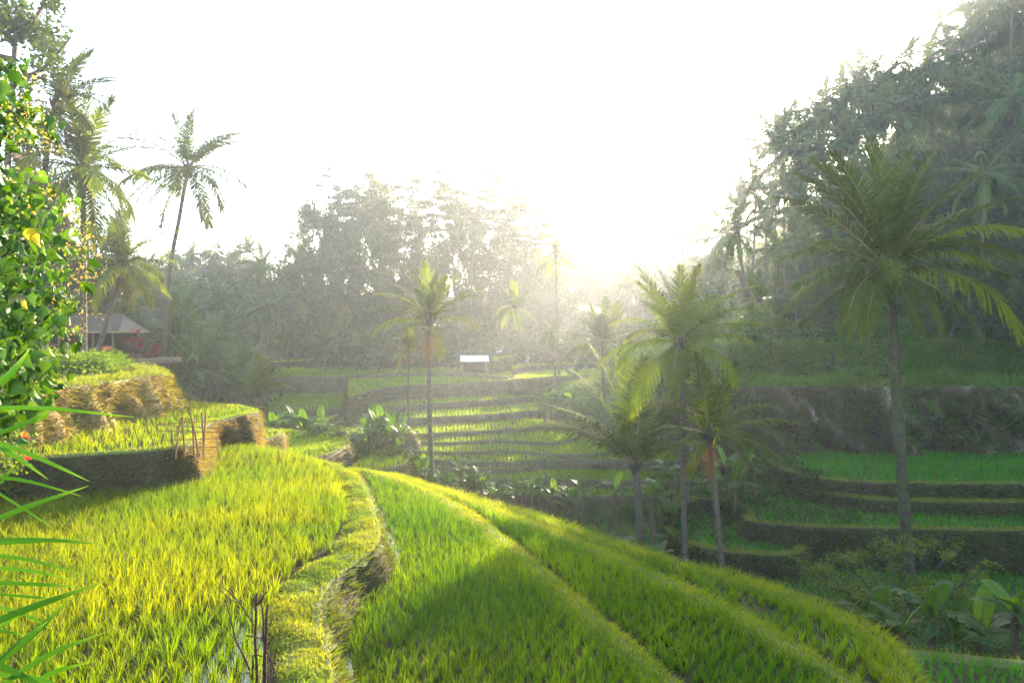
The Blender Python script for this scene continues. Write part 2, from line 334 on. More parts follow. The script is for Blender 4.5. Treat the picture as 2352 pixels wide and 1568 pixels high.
M6_ = slab([(600, 1002), (700, 1000), (800, 1000), (900, 1000), (1000, 997), (1100, 992), (1200, 985), (1290, 978), (1300, 968), (1200, 962), (600, 970)], -9.3, .8, 2.5, .2, .18, "wallmid", .35, .1, 5)
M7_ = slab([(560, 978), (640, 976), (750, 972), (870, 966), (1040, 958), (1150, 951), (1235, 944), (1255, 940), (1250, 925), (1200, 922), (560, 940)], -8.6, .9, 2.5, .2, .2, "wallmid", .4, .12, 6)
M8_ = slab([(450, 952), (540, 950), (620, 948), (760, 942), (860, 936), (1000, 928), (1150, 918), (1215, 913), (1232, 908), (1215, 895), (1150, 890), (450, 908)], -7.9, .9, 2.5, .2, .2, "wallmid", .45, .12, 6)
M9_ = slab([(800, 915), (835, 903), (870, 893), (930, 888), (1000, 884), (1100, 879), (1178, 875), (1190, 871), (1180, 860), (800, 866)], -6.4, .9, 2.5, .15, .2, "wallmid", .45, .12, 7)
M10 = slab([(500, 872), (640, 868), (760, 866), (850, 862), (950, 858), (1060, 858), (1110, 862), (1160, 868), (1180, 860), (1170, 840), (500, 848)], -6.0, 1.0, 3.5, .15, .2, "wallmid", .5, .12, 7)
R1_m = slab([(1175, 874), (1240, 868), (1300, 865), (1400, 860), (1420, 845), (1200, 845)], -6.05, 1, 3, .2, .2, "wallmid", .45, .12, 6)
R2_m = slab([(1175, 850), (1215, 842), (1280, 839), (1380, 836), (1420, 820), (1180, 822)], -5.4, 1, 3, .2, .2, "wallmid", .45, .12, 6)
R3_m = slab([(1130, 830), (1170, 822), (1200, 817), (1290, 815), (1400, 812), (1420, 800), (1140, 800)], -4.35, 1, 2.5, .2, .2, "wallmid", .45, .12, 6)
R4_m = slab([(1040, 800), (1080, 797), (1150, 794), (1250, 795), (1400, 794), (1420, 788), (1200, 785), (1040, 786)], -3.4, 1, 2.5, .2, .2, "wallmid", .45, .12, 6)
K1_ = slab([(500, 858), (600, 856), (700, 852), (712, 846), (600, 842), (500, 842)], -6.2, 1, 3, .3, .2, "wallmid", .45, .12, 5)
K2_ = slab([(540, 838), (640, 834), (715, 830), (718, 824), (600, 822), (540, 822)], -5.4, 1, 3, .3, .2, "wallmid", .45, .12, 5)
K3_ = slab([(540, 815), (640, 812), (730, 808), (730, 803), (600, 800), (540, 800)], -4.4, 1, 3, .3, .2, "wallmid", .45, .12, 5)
# the fields at the foot of the right-hand bank
R1_ = slab([(1735, 1020), (1752, 1045), (1768, 1065), (1800, 1082), (1850, 1097), (1900, 1104), (1960, 1109), (2050, 1112), (2150, 1113), (2352, 1114), (2700, 1116), (2800, 1030), (2352, 1035), (1900, 1010)],
           -9.4, .5, 2.2, .25, .2, "wall", .35, .12, 7)
R1b = slab([(1790, 1100), (1830, 1116), (1900, 1136), (1980, 1148), (2100, 1154), (2352, 1156), (2700, 1158), (2700, 1100), (1900, 1090)], -10.15, .5, 2.2, .25, .2, "wall", .6, .1, 6)
R2_ = slab([(1534, 1178), (1540, 1160), (1578, 1147), (1640, 1148), (1685, 1156), (1712, 1168), (1722, 1180), (1704, 1192), (1710, 1200), (1790, 1207), (1880, 1212), (1960, 1215), (2100, 1218), (2352, 1221), (2800, 1224),
            (2800, 1110), (2300, 1110), (1900, 1095), (1760, 1080), (1640, 1110), (1560, 1130)], -10.9, .4, 2.6, .2, .2, "wall", .4, .1, 7)
R3_ = slab([(1520, 1200), (1530, 1222), (1555, 1240), (1580, 1252), (1620, 1262), (1680, 1272), (1750, 1277), (1830, 1278), (1850, 1265), (1850, 1200), (1700, 1150), (1530, 1150)], -11.9, .4, 3.0, .2, .25, "wall", .5, .1, 7)
R4_ = slab([(1690, 1330), (1730, 1345), (1790, 1362), (1850, 1380), (1920, 1395), (2020, 1410), (2352, 1430), (2700, 1440), (2700, 1270), (2000, 1262), (1750, 1285), (1700, 1305)], -13.0, .5, 3.0, .3, .2, "wall", .5, .12, 6)
# the overgrown bank and the two steps above it
C1_ = slab([W(13.5, 53), W(15.5, 50.2), W(19, 49.4), W(24, 50.3), W(28, 49.5), W(32, 50.4), W(37, 49.8), W(44, 50.3), W(55, 50), W(80, 50), W(80, 70), W(18, 70)], -4.6, .4, 6.0, .10, .75, "wallbare", 1.0, .15, 18, "ground")
C2_ = slab([W(15, 62), W(18.5, 58), W(22, 57.0), W(27, 57.7), W(33, 56.8), W(38, 57.5), W(45, 56.9), W(60, 57.2), W(80, 57), W(80, 90), W(18, 90)], -1.85, .5, 3.6, .8, .35, "ground", .8, .15, 8, "ground")
C3_ = slab([W(20, 68), W(24, 63.5), W(29, 61.7), W(35, 62.4), W(41, 61.6), W(50, 62.2), W(65, 62), W(85, 62), W(85, 85), W(24, 85)], .1, .5, 3.0, .6, .3, "ground", .8, .15, 6, "ground")
# the bulging bank at the left, above the small field
gb = [onz(*p, -3.05) for p in [(40, 1050), (90, 1026), (130, 1012), (200, 998), (260, 982), (300, 971), (350, 959), (400, 948)]]
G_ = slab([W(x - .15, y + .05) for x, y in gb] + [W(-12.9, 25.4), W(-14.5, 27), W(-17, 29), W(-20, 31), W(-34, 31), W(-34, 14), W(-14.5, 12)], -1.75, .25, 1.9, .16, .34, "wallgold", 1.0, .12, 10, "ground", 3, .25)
G2_ = slab([W(-26, 16), W(-19, 17.5), W(-17.2, 20.5), W(-15.8, 22.5), W(-14.8, 24.6), W(-14.9, 26.2), W(-16.6, 27.2), W(-20, 29), W(-34, 30)], -1.3, .4, 1.0, .6, .25, "ground", 1.0, .1, 5, "ground")
PATH = slab([W(-14.5, 11), (-40, 1110), (0, 1100), (40, 1085), (75, 1068), (95, 1050), W(-13.5, 17.5), W(-20, 18), W(-20, 11)], -3.6, .4, 1.0, .3, .1, "dirt", .3, .03, 4, "dirt")
STAND = slab([W(-3, -3), W(3.4, -3), W(2.6, 1.0), W(1.2, 1.6), W(-1.5, 1.7), W(-4, 1.2)], -1.65, .4, 3.5, .3, .15, "ground", .4, .05, 6, "ground")

# ------------------------------------------------------------------ the ground sheet under and around the terraces
X0, X1, Y0, Y1 = -170, 170, -40, 240
def solve(step, init=None):
    nx, ny = int((X1 - X0) / step) + 1, int((Y1 - Y0) / step) + 1
    xs = np.linspace(X0, X1, nx); ys = np.linspace(Y0, Y1, ny)
    X, Y = np.meshgrid(xs, ys)
    fixed = np.full(X.shape, np.nan)
    for s in SLABS:
        r = inpoly(X, Y, s["P"]); v = s["z"] - .55
        fixed[r] = np.where(np.isnan(fixed[r]), v, np.maximum(fixed[r], v))
    # draw back from the upper edges so that the sheet never pokes through a bank
    rep = 1 if step > 1.5 else 2
    for _ in range(rep):
        f = np.where(np.isnan(fixed), 99, fixed); g = f.copy()
        for dy in (-1, 0, 1):
            for dx in (-1, 0, 1):
                g = np.minimum(g, np.roll(np.roll(f, dy, 0), dx, 1))
        fixed = np.where(np.isnan(fixed), np.nan, g)
    for x, y, z, r in CTRL:
        q = (X - x) ** 2 + (Y - y) ** 2 <= max(r, step * .75) ** 2
        q &= np.isnan(fixed); fixed[q] = z
    k = ~np.isnan(fixed)
    H = np.zeros(X.shape) if init is None else init(X, Y)
    H[k] = fixed[k]
    for _ in range(500 if init is None else 160):
        G = np.pad(H, 1, mode='edge')
        H = .25 * (G[:-2, 1:-1] + G[2:, 1:-1] + G[1:-1, :-2] + G[1:-1, 2:]); H[k] = fixed[k]
    return xs, ys, H
def interp(xs, ys, H):
    def f(X, Y):
        X = np.asarray(X, float); Y = np.asarray(Y, float)
        u = np.clip((X - xs[0]) / (xs[1] - xs[0]), 0, len(xs) - 1.001); v = np.clip((Y - ys[0]) / (ys[1] - ys[0]), 0, len(ys) - 1.001)
        i = u.astype(int); j = v.astype(int); a = u - i; b = v - j
        return (H[j, i] * (1 - a) * (1 - b) + H[j, i + 1] * a * (1 - b) + H[j + 1, i] * (1 - a) * b + H[j + 1, i + 1] * a * b)
    return f
CTRL = [(0, -10, -1.5, 4), (-30, -20, 0, 6), (30, -20, -2, 6), (0, -40, 1, 8), (20, 5, -8, 1.5), (14, 14, -9.5, 1.5), (12, 20, -11, 2), (16, 22, -11.5, 2), (9, 26, -12.5, 2), (22, 22, -12, 3), (19, 28, -13.2, 2),
        (5, 30, -13.2, 2), (0, 30, -12.5, 2), (-4, 28, -10, 2), (-8, 27, -7.5, 1.5), (30, 22, -11, 3), (38, 16, -10, 4), (8, 40, -12.6, 1.5), (10, 44, -12, 1.5), (14, 50, -11.5, 1.5), (-4, 40, -10.5, 2), (-8, 44, -9.5, 2), (-2, 35, -11.8, 1.5), (-6, 38, -9.8, 1.2),
        (-14, 40, -8, 2), (-20, 36, -5.5, 2), (-16, 55, -9.2, 2), (-22, 62, -8.6, 3), (-28, 50, -5, 3), (-24, 42, -3.6, 2), (-29, 46, -2.2, 3.5), (-34, 40, -1.8, 3), (-40, 45, -1.2, 4), (-50, 30, 1, 5),
        (-30, 70, -5, 4), (-40, 80, -2, 4), (-35, 100, -.5, 4), (-15, 92, -2.0, 3), (-2, 90, -2.4, 3), (6, 98, -2.4, 2), (-8, 105, 0.0, 4), (0, 125, 3, 6), (20, 105, -2, 4), (25, 125, -2.5, 6), (35, 160, -2, 6), (60, 215, 3, 8), (45, 200, 2, 8), (75, 225, 6, 8), (-40, 130, 2, 6), (-90, 110, 6, 8), (-120, 60, 10, 10),
        (0, 170, 8, 10), (-80, 180, 8, 10), (80, 200, 30, 10), (-60, 50, 3, 6),
        (22, 68, -3.0, 2), (26, 78, -1, 2), (27, 62, -3, 1.5), (38, 64.5, 1.6, 1.5), (44, 65, 2.2, 1.5), (52, 66, 3.0, 2), (60, 67, 4, 2), (90, 40, 14, 6), (60, 30, -6, 4), (150, 60, 50, 10), (120, 150, 50, 10), (85, 62, 14, 3), (55, 140, 14, 5), (35, 135, 3, 5), (30, 76, 1.5, 1.5)]
for _y in (74, 80, 87, 95, 104, 115):
    for _x in range(int(.37 * _y) + 4, 104, 6):
        CTRL.append((_x, _y, (2 + .86 * (_x - .335 * _y) + .12 * (_y - 75)) * min(1, (_y - 60) / 16), 1.5))
f = None
for st in (16, 8, 4, 2, 1):
    xs, ys, H = solve(st, f); f = interp(xs, ys, H)
for _ in range(2):     # soften the sheet everywhere
    G = np.pad(H, 1, mode='edge'); H2 = (G[:-2, 1:-1] + G[2:, 1:-1] + G[1:-1, :-2] + G[1:-1, 2:] + 4 * H) / 8
    H = np.minimum(H, H2) if False else H2
Xg, Yg = np.meshgrid(xs, ys)
bump = .25 * vnoise(np.stack([Xg, Yg, Xg * 0], -1), .35, 5) + .12 * vnoise(np.stack([Xg, Yg, Xg * 0], -1), 1.1, 6)
far_w = np.clip((Yg - 20) / 60, .15, 1)
H = H + bump * far_w
gz_rel = interp(xs, ys, H)
nx, ny = len(xs), len(ys)
Vg = np.stack([Xg, Yg, H + EYE], -1).reshape(-1, 3)
ii = (np.arange(ny - 1)[:, None] * nx + np.arange(nx - 1)[None]).ravel()
Qg = np.stack([ii, ii + 1, ii + nx + 1, ii + nx], 1)
ground = put("ground", mesh("ground", Vg, Qg, None, [M["ground"]], True)); tag(ground, kind="structure")
def gz(x, y): return float(gz_rel(x, y)) + EYE
BB = [(s["P"][:, 0].min(), s["P"][:, 0].max(), s["P"][:, 1].min(), s["P"][:, 1].max()) for s in SLABS]
def surf(x, y):
    z = gz(x, y)
    for s, b in zip(SLABS, BB):
        if b[0] < x < b[1] and b[2] < y < b[3] and s["z"] + EYE > z and inpoly(np.array([x]), np.array([y]), s["P"])[0]: z = s["z"] + EYE
    return z
def surf_many(x, y):
    z = gz_rel(x, y) + EYE
    for s in SLABS:
        r = inpoly(x, y, s["P"]); z = np.where(r, np.maximum(z, s["z"] + EYE), z)
    return z

# ------------------------------------------------------------------ grass and rice made of single blades
def blades(P, Hh, Wd, az, bend, U=None, seg=3, side=None):
    N = len(P); P = np.asarray(P, float)
    Hh = np.broadcast_to(Hh, (N,)); Wd = np.broadcast_to(Wd, (N,)); bend = np.broadcast_to(bend, (N,))
    L = np.stack([np.cos(az), np.sin(az), np.zeros(N)], 1)
    if U is None: U = np.tile([0, 0, 1.0], (N, 1))
    if side is None:
        sa = az + math.pi / 2 + rng.normal(0, .6, N)
        side = np.stack([np.cos(sa), np.sin(sa), np.zeros(N)], 1)
    Vs = []; hs = []
    for i in range(seg + 1):
        s = i / seg
        c = P + U * (Hh * s * (1 - .28 * bend * s * s))[:, None] + L * (Hh * bend * s ** 1.9)[:, None]
        c[:, 2] -= Hh * bend * .25 * s ** 3
        w = Wd * (1 - s ** 1.8) * .5 + Wd * .04
        Vs += [c - side * w[:, None], c + side * w[:, None]]; hs += [np.full(N, s)] * 2
    V = np.stack(Vs, 1).reshape(-1, 3); h = np.stack(hs, 1).ravel()
    k = 2 * (seg + 1); b = np.arange(N)[:, None, None] * k; i = np.arange(seg)[None, :, None] * 2
    Q = (b + i + np.array([0, 1, 3, 2])[None, None]).reshape(-1, 4)
    return V, Q, h, k
def ringpt(s, off):
    return s["P"] - s["N"] * off
def poly_from(pts, z): return np.array([(p[1], p[2]) if p[0] == 'w' else onz(p[0], p[1], z) for p in pts])
def rice(name, pl, z, dens_row, per, h, w, mat, gap=None, ang=.2, seg=3, inset=0, holes=(), thin=0.0):
    """rows of rice clumps filling a polygon on level z"""
    mn, mx = pl.min(0) - 1, pl.max(0) + 1
    c = (mn + mx) / 2; R = np.linalg.norm(mx - mn) / 2; g = gap or dens_row
    u = np.arange(-R, R, dens_row); v = np.arange(-R, R, g)
    Uu, Vv = np.meshgrid(u, v); Uu = Uu + .5 * np.sin(Vv * .35) ; ca, sa = math.cos(ang), math.sin(ang)
    x = c[0] + Uu * ca - Vv * sa; y = c[1] + Uu * sa + Vv * ca
    x = (x + rng.normal(0, dens_row * .13, x.shape)).ravel(); y = (y + rng.normal(0, g * .16, y.shape)).ravel()
    ok = inpoly(x, y, pl)
    # keep what the lens or a nearby camera could see
    ok &= np.abs(x) < .86 * np.maximum(y, 0) + 3.0
    if thin: ok &= rng.random(x.shape) > thin
    x, y = x[ok], y[ok]; N = len(x)
    if N == 0: return
    big = .5 + .5 * vnoise(np.stack([x, y, x * 0], 1), .55, 9)
    hh = h * (.78 + .3 * big + rng.normal(0, .08, N)); tt = np.clip(.2 + .5 * big + rng.normal(0, .18, N), 0, 1)
    i = np.repeat(np.arange(N), per); K = len(i)
    az = rng.random(K) * 2 * math.pi; r = np.abs(rng.normal(0, .042, K)) * (dens_row / .24)
    P = np.stack([x[i] + r * np.cos(az), y[i] + r * np.sin(az), np.full(K, z + EYE - .02)], 1)
    V, Q, hv, k = blades(P, hh[i] * rng.uniform(.6, 1.1, K), w * rng.uniform(.7, 1.2, K), az, rng.uniform(.12, .55, K), seg=seg)
    t = np.repeat(np.clip(tt[i] + rng.normal(0, .15, K), 0, 1), k)
    o = put(name, mesh(name, V, Q, None, [M[mat]], False, {"t": t, "h": hv}))
    return tag(o, kind="stuff")
def fuzz(name, Vt, Qt, dens, h, w, mat, up=.5, seg=2, down=0.0, bend=(.2, .9), clump=0.0, view=True, maxn=400000, per=1, sunny=None):
    """blades growing out of faces; up: pull towards the sky, down: hang"""
    A = Vt[Qt[:, 0]]; B = Vt[Qt[:, 1]]; C = Vt[Qt[:, 2]]; D = Vt[Qt[:, 3]]
    nrm = np.cross(C - A, D - B); ar = np.linalg.norm(nrm, axis=1) / 2; nrm /= (2 * ar[:, None] + 1e-9)
    cen = (A + B + C + D) / 4
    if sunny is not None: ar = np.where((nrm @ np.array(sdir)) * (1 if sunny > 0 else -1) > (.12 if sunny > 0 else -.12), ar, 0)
    if view:
        ar = np.where(np.abs(cen[:, 0]) < .9 * np.maximum(cen[:, 1], 0) + 3, ar, 0)
    n = min(int(ar.sum() * dens), maxn)
    if n < 1: return None
    f = rng.choice(len(Qt), n, p=ar / ar.sum()); a = rng.random((n, 1)); b = rng.random((n, 1))
    P = (A[f] * (1 - a) + B[f] * a) * (1 - b) + (D[f] * (1 - a) + C[f] * a) * b; Nn = nrm[f]
    P = np.repeat(P, per, 0) + rng.normal(0, w * 1.5, (n * per, 3)) * (per > 1); Nn = np.repeat(Nn, per, 0); n *= per
    if clump:
        keep = vnoise(P, clump, 4) + .5 * vnoise(P, clump * 3, 5) > -.25 + rng.normal(0, .25, n); P = P[keep]; Nn = Nn[keep]; n = len(P)
    U = Nn + np.array([0, 0, up - down]) + rng.normal(0, .28, (n, 3)); U /= np.linalg.norm(U, axis=1)[:, None]
    az = np.arctan2(Nn[:, 1], Nn[:, 0]) + rng.normal(0, 1.0, n)
    side = np.cross(U, rng.normal(0, 1, (n, 3))); side /= np.linalg.norm(side, axis=1)[:, None] + 1e-9
    g = .5 + .5 * vnoise(P, 1.3, 8)
    V, Q, hv, k = blades(P, h * rng.uniform(.5, 1.25, n) * (.7 + .6 * g), w * rng.uniform(.7, 1.3, n), az, rng.uniform(bend[0], bend[1], n), U, seg, side)
    t = np.repeat(np.clip(g * .6 + rng.random(n) * .45, 0, 1), k)
    o = put(name, mesh(name, V, Q, None, [M[mat]], False, {"t": t, "h": hv}))
    return tag(o, kind="stuff")
def rim(s, dens, h, w, mat="bund_grass", name="bund_grass", **k):
    q = s["Q"][s["mi"] == 1]; return fuzz(name, s["V"], q, dens, h, w, mat, up=.9, **k)
def wallg(s, dens, h, w, mat="wall_grass", name="bank_grass", **k):
    q = s["Q"][s["mi"] == 2]; return fuzz(name, s["V"], q, dens, h, w, mat, **k)
def front(s, off): return s["P"] - s["N"] * off

A_rice = poly_from([W(-13, 3.4), W(-16, 14), (-60, 1112), (20, 1110), (130, 1100), (300, 1086), (440, 1066), (470, 1046), (480, 1032), (560, 1030), (650, 1043), (700, 1056), (745, 1080), (778, 1108), (790, 1150), (790, 1205),
                    (765, 1262), (700, 1300), (650, 1336), (620, 1380), (608, 1440), (612, 1568), (620, 1750), W(-3.0, 3.4)], -4.0)
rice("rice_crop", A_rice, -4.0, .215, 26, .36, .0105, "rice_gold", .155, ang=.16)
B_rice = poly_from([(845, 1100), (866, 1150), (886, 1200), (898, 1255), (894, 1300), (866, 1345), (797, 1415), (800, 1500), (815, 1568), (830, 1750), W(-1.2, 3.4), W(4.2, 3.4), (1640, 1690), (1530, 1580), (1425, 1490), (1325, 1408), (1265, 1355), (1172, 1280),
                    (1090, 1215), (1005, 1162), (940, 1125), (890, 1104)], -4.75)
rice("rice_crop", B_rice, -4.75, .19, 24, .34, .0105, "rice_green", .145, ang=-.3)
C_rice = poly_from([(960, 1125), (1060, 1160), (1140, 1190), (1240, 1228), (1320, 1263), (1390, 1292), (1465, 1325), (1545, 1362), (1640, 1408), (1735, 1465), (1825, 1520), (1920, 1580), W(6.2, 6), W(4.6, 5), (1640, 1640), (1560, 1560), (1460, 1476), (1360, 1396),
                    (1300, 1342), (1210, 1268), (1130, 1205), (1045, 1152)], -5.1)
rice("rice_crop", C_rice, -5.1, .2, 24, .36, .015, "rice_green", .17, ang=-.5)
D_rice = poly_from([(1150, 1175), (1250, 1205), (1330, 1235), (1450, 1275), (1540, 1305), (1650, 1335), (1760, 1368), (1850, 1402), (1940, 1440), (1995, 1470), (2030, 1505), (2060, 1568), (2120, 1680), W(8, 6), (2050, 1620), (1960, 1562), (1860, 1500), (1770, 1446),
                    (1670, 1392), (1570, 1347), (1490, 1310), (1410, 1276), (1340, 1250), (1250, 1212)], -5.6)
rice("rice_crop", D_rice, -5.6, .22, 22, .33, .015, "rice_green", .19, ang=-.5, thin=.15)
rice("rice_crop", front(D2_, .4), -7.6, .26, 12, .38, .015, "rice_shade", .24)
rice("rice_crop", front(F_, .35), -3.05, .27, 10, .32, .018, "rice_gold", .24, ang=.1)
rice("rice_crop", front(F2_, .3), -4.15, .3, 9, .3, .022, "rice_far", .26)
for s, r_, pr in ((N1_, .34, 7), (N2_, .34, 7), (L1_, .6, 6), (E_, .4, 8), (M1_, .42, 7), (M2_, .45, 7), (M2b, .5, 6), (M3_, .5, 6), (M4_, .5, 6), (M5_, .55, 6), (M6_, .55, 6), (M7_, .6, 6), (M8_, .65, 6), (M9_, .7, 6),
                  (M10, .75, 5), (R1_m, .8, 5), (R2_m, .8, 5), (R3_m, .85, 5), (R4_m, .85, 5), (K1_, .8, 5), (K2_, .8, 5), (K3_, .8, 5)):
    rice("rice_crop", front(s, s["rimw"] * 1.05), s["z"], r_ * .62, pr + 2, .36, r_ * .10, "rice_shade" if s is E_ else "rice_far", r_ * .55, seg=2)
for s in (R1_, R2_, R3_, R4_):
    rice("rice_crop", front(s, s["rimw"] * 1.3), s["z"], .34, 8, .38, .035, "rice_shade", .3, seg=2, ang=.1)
# rims and banks
rim(A_, 900, .10, .008, per=1)
bp = A_["P"]  # the broad grassy bund between the two nearest fields is the strip the rice leaves free
def strip_grass(poly_out, hole, z, dens, h, w, mat, name="bund_grass", dz=None):
    mn, mx = poly_out.min(0), poly_out.max(0); n = int((mx - mn).prod() * dens)
    x = rng.uniform(mn[0], mx[0], n); y = rng.uniform(mn[1], mx[1], n)
    ok = inpoly(x, y, poly_out) & ~inpoly(x, y, hole) & (np.abs(x) < .86 * y + 3); x, y = x[ok], y[ok]; n = len(x)
    Z = np.full(n, z + EYE) if dz is None else dz(x, y)
    P = np.stack([x, y, Z], 1); g = .5 + .5 * vnoise(P, 1.8, 3)
    U = np.stack([rng.normal(0, .45, n), rng.normal(0, .45, n), np.ones(n)], 1); U /= np.linalg.norm(U, axis=1)[:, None]
    V, Q, hv, k = blades(P, h * rng.uniform(.5, 1.25, n) * (.35 + 1.3 * g * (.6 + .4 * vnoise(P, 6, 7))), w * rng.uniform(.7, 1.3, n), rng.random(n) * 6.28, rng.uniform(.3, 1.1, n), U, 3)
    t = np.repeat(np.clip(.7 * g + .4 * rng.random(n), 0, 1), k)
    tag(put(name, mesh(name, V, Q, None, [M[mat]], False, {"t": t, "h": hv})), kind="stuff")
BUND = poly_from([(670, 1046), (770, 1066), (824, 1092), (844, 1130), (854, 1160), (868, 1207), (872, 1238), (858, 1265), (823, 1290), (773, 1326), (736, 1366), (728, 1405), (736, 1444), (756, 1483), (763, 1568), (776, 1700), (640, 1750), (640, 1568), (600, 1400), (650, 1300), (760, 1230), (750, 1120)], -4.0)
# low hummocky soil body of the bund, a hand's breadth above the field
gx, gy = np.meshgrid(np.arange(-7.5, 0, .12), np.arange(5, 22, .12)); nxx = gx.shape[1]
ins = inpoly(gx, gy, BUND) & ~inpoly(gx, gy, A_rice)
dist = np.zeros(gx.shape); cur = ins.copy()
for _ in range(6):
    dist += cur; c2 = cur.copy()
    for d_, ax_ in ((1, 0), (-1, 0), (1, 1), (-1, 1)): c2 &= np.roll(cur, d_, ax_)
    cur = c2
bh = -4.0 + EYE - .06 + .16 * (dist / 6) ** .6 + .05 * vnoise(np.stack([gx, gy, gx * 0], -1), 2.4, 2) * (dist > 0)
qi = (np.arange(gx.shape[0] - 1)[:, None] * nxx + np.arange(nxx - 1)[None]).ravel()
qq = np.stack([qi, qi + 1, qi + nxx + 1, qi + nxx], 1); qq = qq[(dist.ravel()[qq] > 0).any(1)]
tag(put("bund", mesh("bund", np.stack([gx, gy, bh], -1).reshape(-1, 3), qq, None, [M["rimsoil"]], True)), kind="structure")
bhf = interp(gx[0], gy[:, 0], bh)
strip_grass(BUND, A_rice, -4.0, 2100, .13, .0085, "bund_grass", dz=lambda x, y: bhf(x, y))
wallg(A_, 500, .10, .012, "wall_grass", up=.6, clump=1.6); wallg(A_, 350, .14, .012, "slope_grass", up=.9, clump=.9)
rim(B_, 1100, .13, .009); wallg(B_, 500, .12, .01, "bund_grass", up=.7)
rim(C_, 1000, .16, .010); wallg(C_, 500, .14, .01, "bund_grass", up=.7)
rim(D_, 700, .24, .012); wallg(D_, 120, .25, .02, "rim_grass", up=.5, maxn=60000)
strip_grass(D_["P"], D_rice, -5.6, 350, .22, .011, "rim_grass")
rim(D2_, 200, .2, .015, "rim_grass"); wallg(D2_, 80, .25, .02)
rim(F_, 500, .10, .014); wallg(F_, 420, .12, .016, "dry_sunlit_grass", up=.1, down=.3, sunny=1); wallg(F_, 750, .07, .022, "wall_grass", up=.3, sunny=-1)  # gold blades on sun-facing faces, dark mossy ones elsewhere: sunlight put into colour
rim(F2_, 300, .10, .018); wallg(F2_, 250, .14, .02, "dry_sunlit_grass", up=.1, down=.3)
wallg(G_, 130, .17, .016, "dry_sunlit_grass", up=.1, down=.6, name="hanging_grass", clump=.9); wallg(G_, 420, .12, .018, "wall_grass", up=.3, down=.3); wallg(G_, 150, .16, .02, "rim_grass", up=.6, clump=.7)
rim(G_, 300, .16, .018, "rim_grass"); rim(G2_, 250, .2, .02, "slope_grass"); wallg(G2_, 260, .3, .02, "slope_grass", up=.6)
for s, k in ((N1_, 1.6), (N2_, 1.6), (L1_, 3), (E_, 2), (M1_, 2.2), (M2_, 2.4), (M2b, 2.4), (M3_, 2.4), (M4_, 2.6), (M5_, 2.7), (M6_, 2.8), (M7_, 3), (M8_, 3.2), (M9_, 3.4), (M10, 3.5), (R1_m, 4), (R2_m, 4), (R3_m, 4), (R4_m, 4), (K1_, 4), (K2_, 4), (K3_, 4)):
    rim(s, 160 / k, .17, .022 * k, "rim_grass", "rim_grass"); wallg(s, 90 / k, .24, .025 * k, "wall_grass", up=.1, down=.3)
for s in (R1_, R1b, R2_, R3_, R4_):
    rim(s, 260, .18, .03, "rim_grass", "rim_grass"); wallg(s, 130, .26, .05, "wall_grass", up=.2, down=.3, maxn=40000); wallg(s, 90, .24, .05, "slope_grass", up=.5, clump=.8, maxn=30000)
wallg(C1_, 40, .6, .045, "hang", up=.0, down=1.6, name="hanging_grass", clump=.5, maxn=50000, bend=(0, .25)); wallg(C1_, 55, .5, .06, "wall_grass", up=.0, down=.5, clump=.35, maxn=60000); wallg(C1_, 40, .5, .06, "slope_grass", up=.6, clump=.3, maxn=40000); rim(C1_, 60, .7, .04, "slope_grass", "slope_grass")
wallg(C2_, 110, .8, .08, "slope_grass", up=.9, name="slope_grass", maxn=90000, bend=(.2, .7)); rim(C2_, 60, .5, .05, "slope_grass", "slope_grass"); wallg(C3_, 90, .7, .08, "slope_grass", up=.9, name="slope_grass", maxn=70000)
# grass on the free ground of the valley
sel = ((Xg > -45) & (Xg < 75) & (Yg > 18) & (Yg < 100)); cells = sel[:-1, :-1].ravel()
gm = Vg[Qg[cells]].mean(1); cov = np.zeros(len(gm), bool)
for s in SLABS: cov |= inpoly(gm[:, 0], gm[:, 1], s["P"]) & (gm[:, 2] < s["z"] + EYE - .2)
fuzz("ground_grass", Vg, Qg[cells][~cov], 24, .42, .06, "slope_grass", up=.7, maxn=190000)
# tall grass on the flat ledges of C1/C2, the bank tops at the left
def ledge(s, dens, h, w, mat, name="tall_grass"):
    P = s["P"]; mn, mx = P.min(0), P.max(0); n = int((mx - mn).prod() * dens); x = rng.uniform(mn[0], mx[0], n); y = rng.uniform(mn[1], mx[1], n)
    ok = inpoly(x, y, P) & (np.abs(x) < .85 * y + 3)
    for o_ in SLABS:
        if o_ is not s and o_["z"] > s["z"]: ok &= ~inpoly(x, y, o_["P"])
    x, y = x[ok], y[ok]; n = len(x); P3 = np.stack([x, y, np.full(n, s["z"] + EYE)], 1); g = .5 + .5 * vnoise(P3, .6, 3)
    U = np.stack([rng.normal(0, .3, n), rng.normal(0, .3, n), np.ones(n)], 1); U /= np.linalg.norm(U, axis=1)[:, None]
    V, Q, hv, k = blades(P3, h * rng.uniform(.4, 1.2, n) * (.4 + g), w * rng.uniform(.7, 1.3, n), rng.random(n) * 6.28, rng.uniform(.2, .9, n), U, 3)
    tag(put(name, mesh(name, V, Q, None, [M[mat]], False, {"t": np.repeat(np.clip(g + rng.normal(0, .15, n), 0, 1), k), "h": hv})), kind="stuff")
ledge(C1_, 45, 1.1, .07, "slope_grass"); ledge(C2_, 40, .9, .08, "slope_grass"); ledge(G_, 90, .2, .022, "rim_grass"); ledge(G2_, 90, .22, .022, "slope_grass"); ledge(C3_, 25, .8, .08, "slope_grass"); ledge(R1b, 60, .2, .03, "wall_grass")
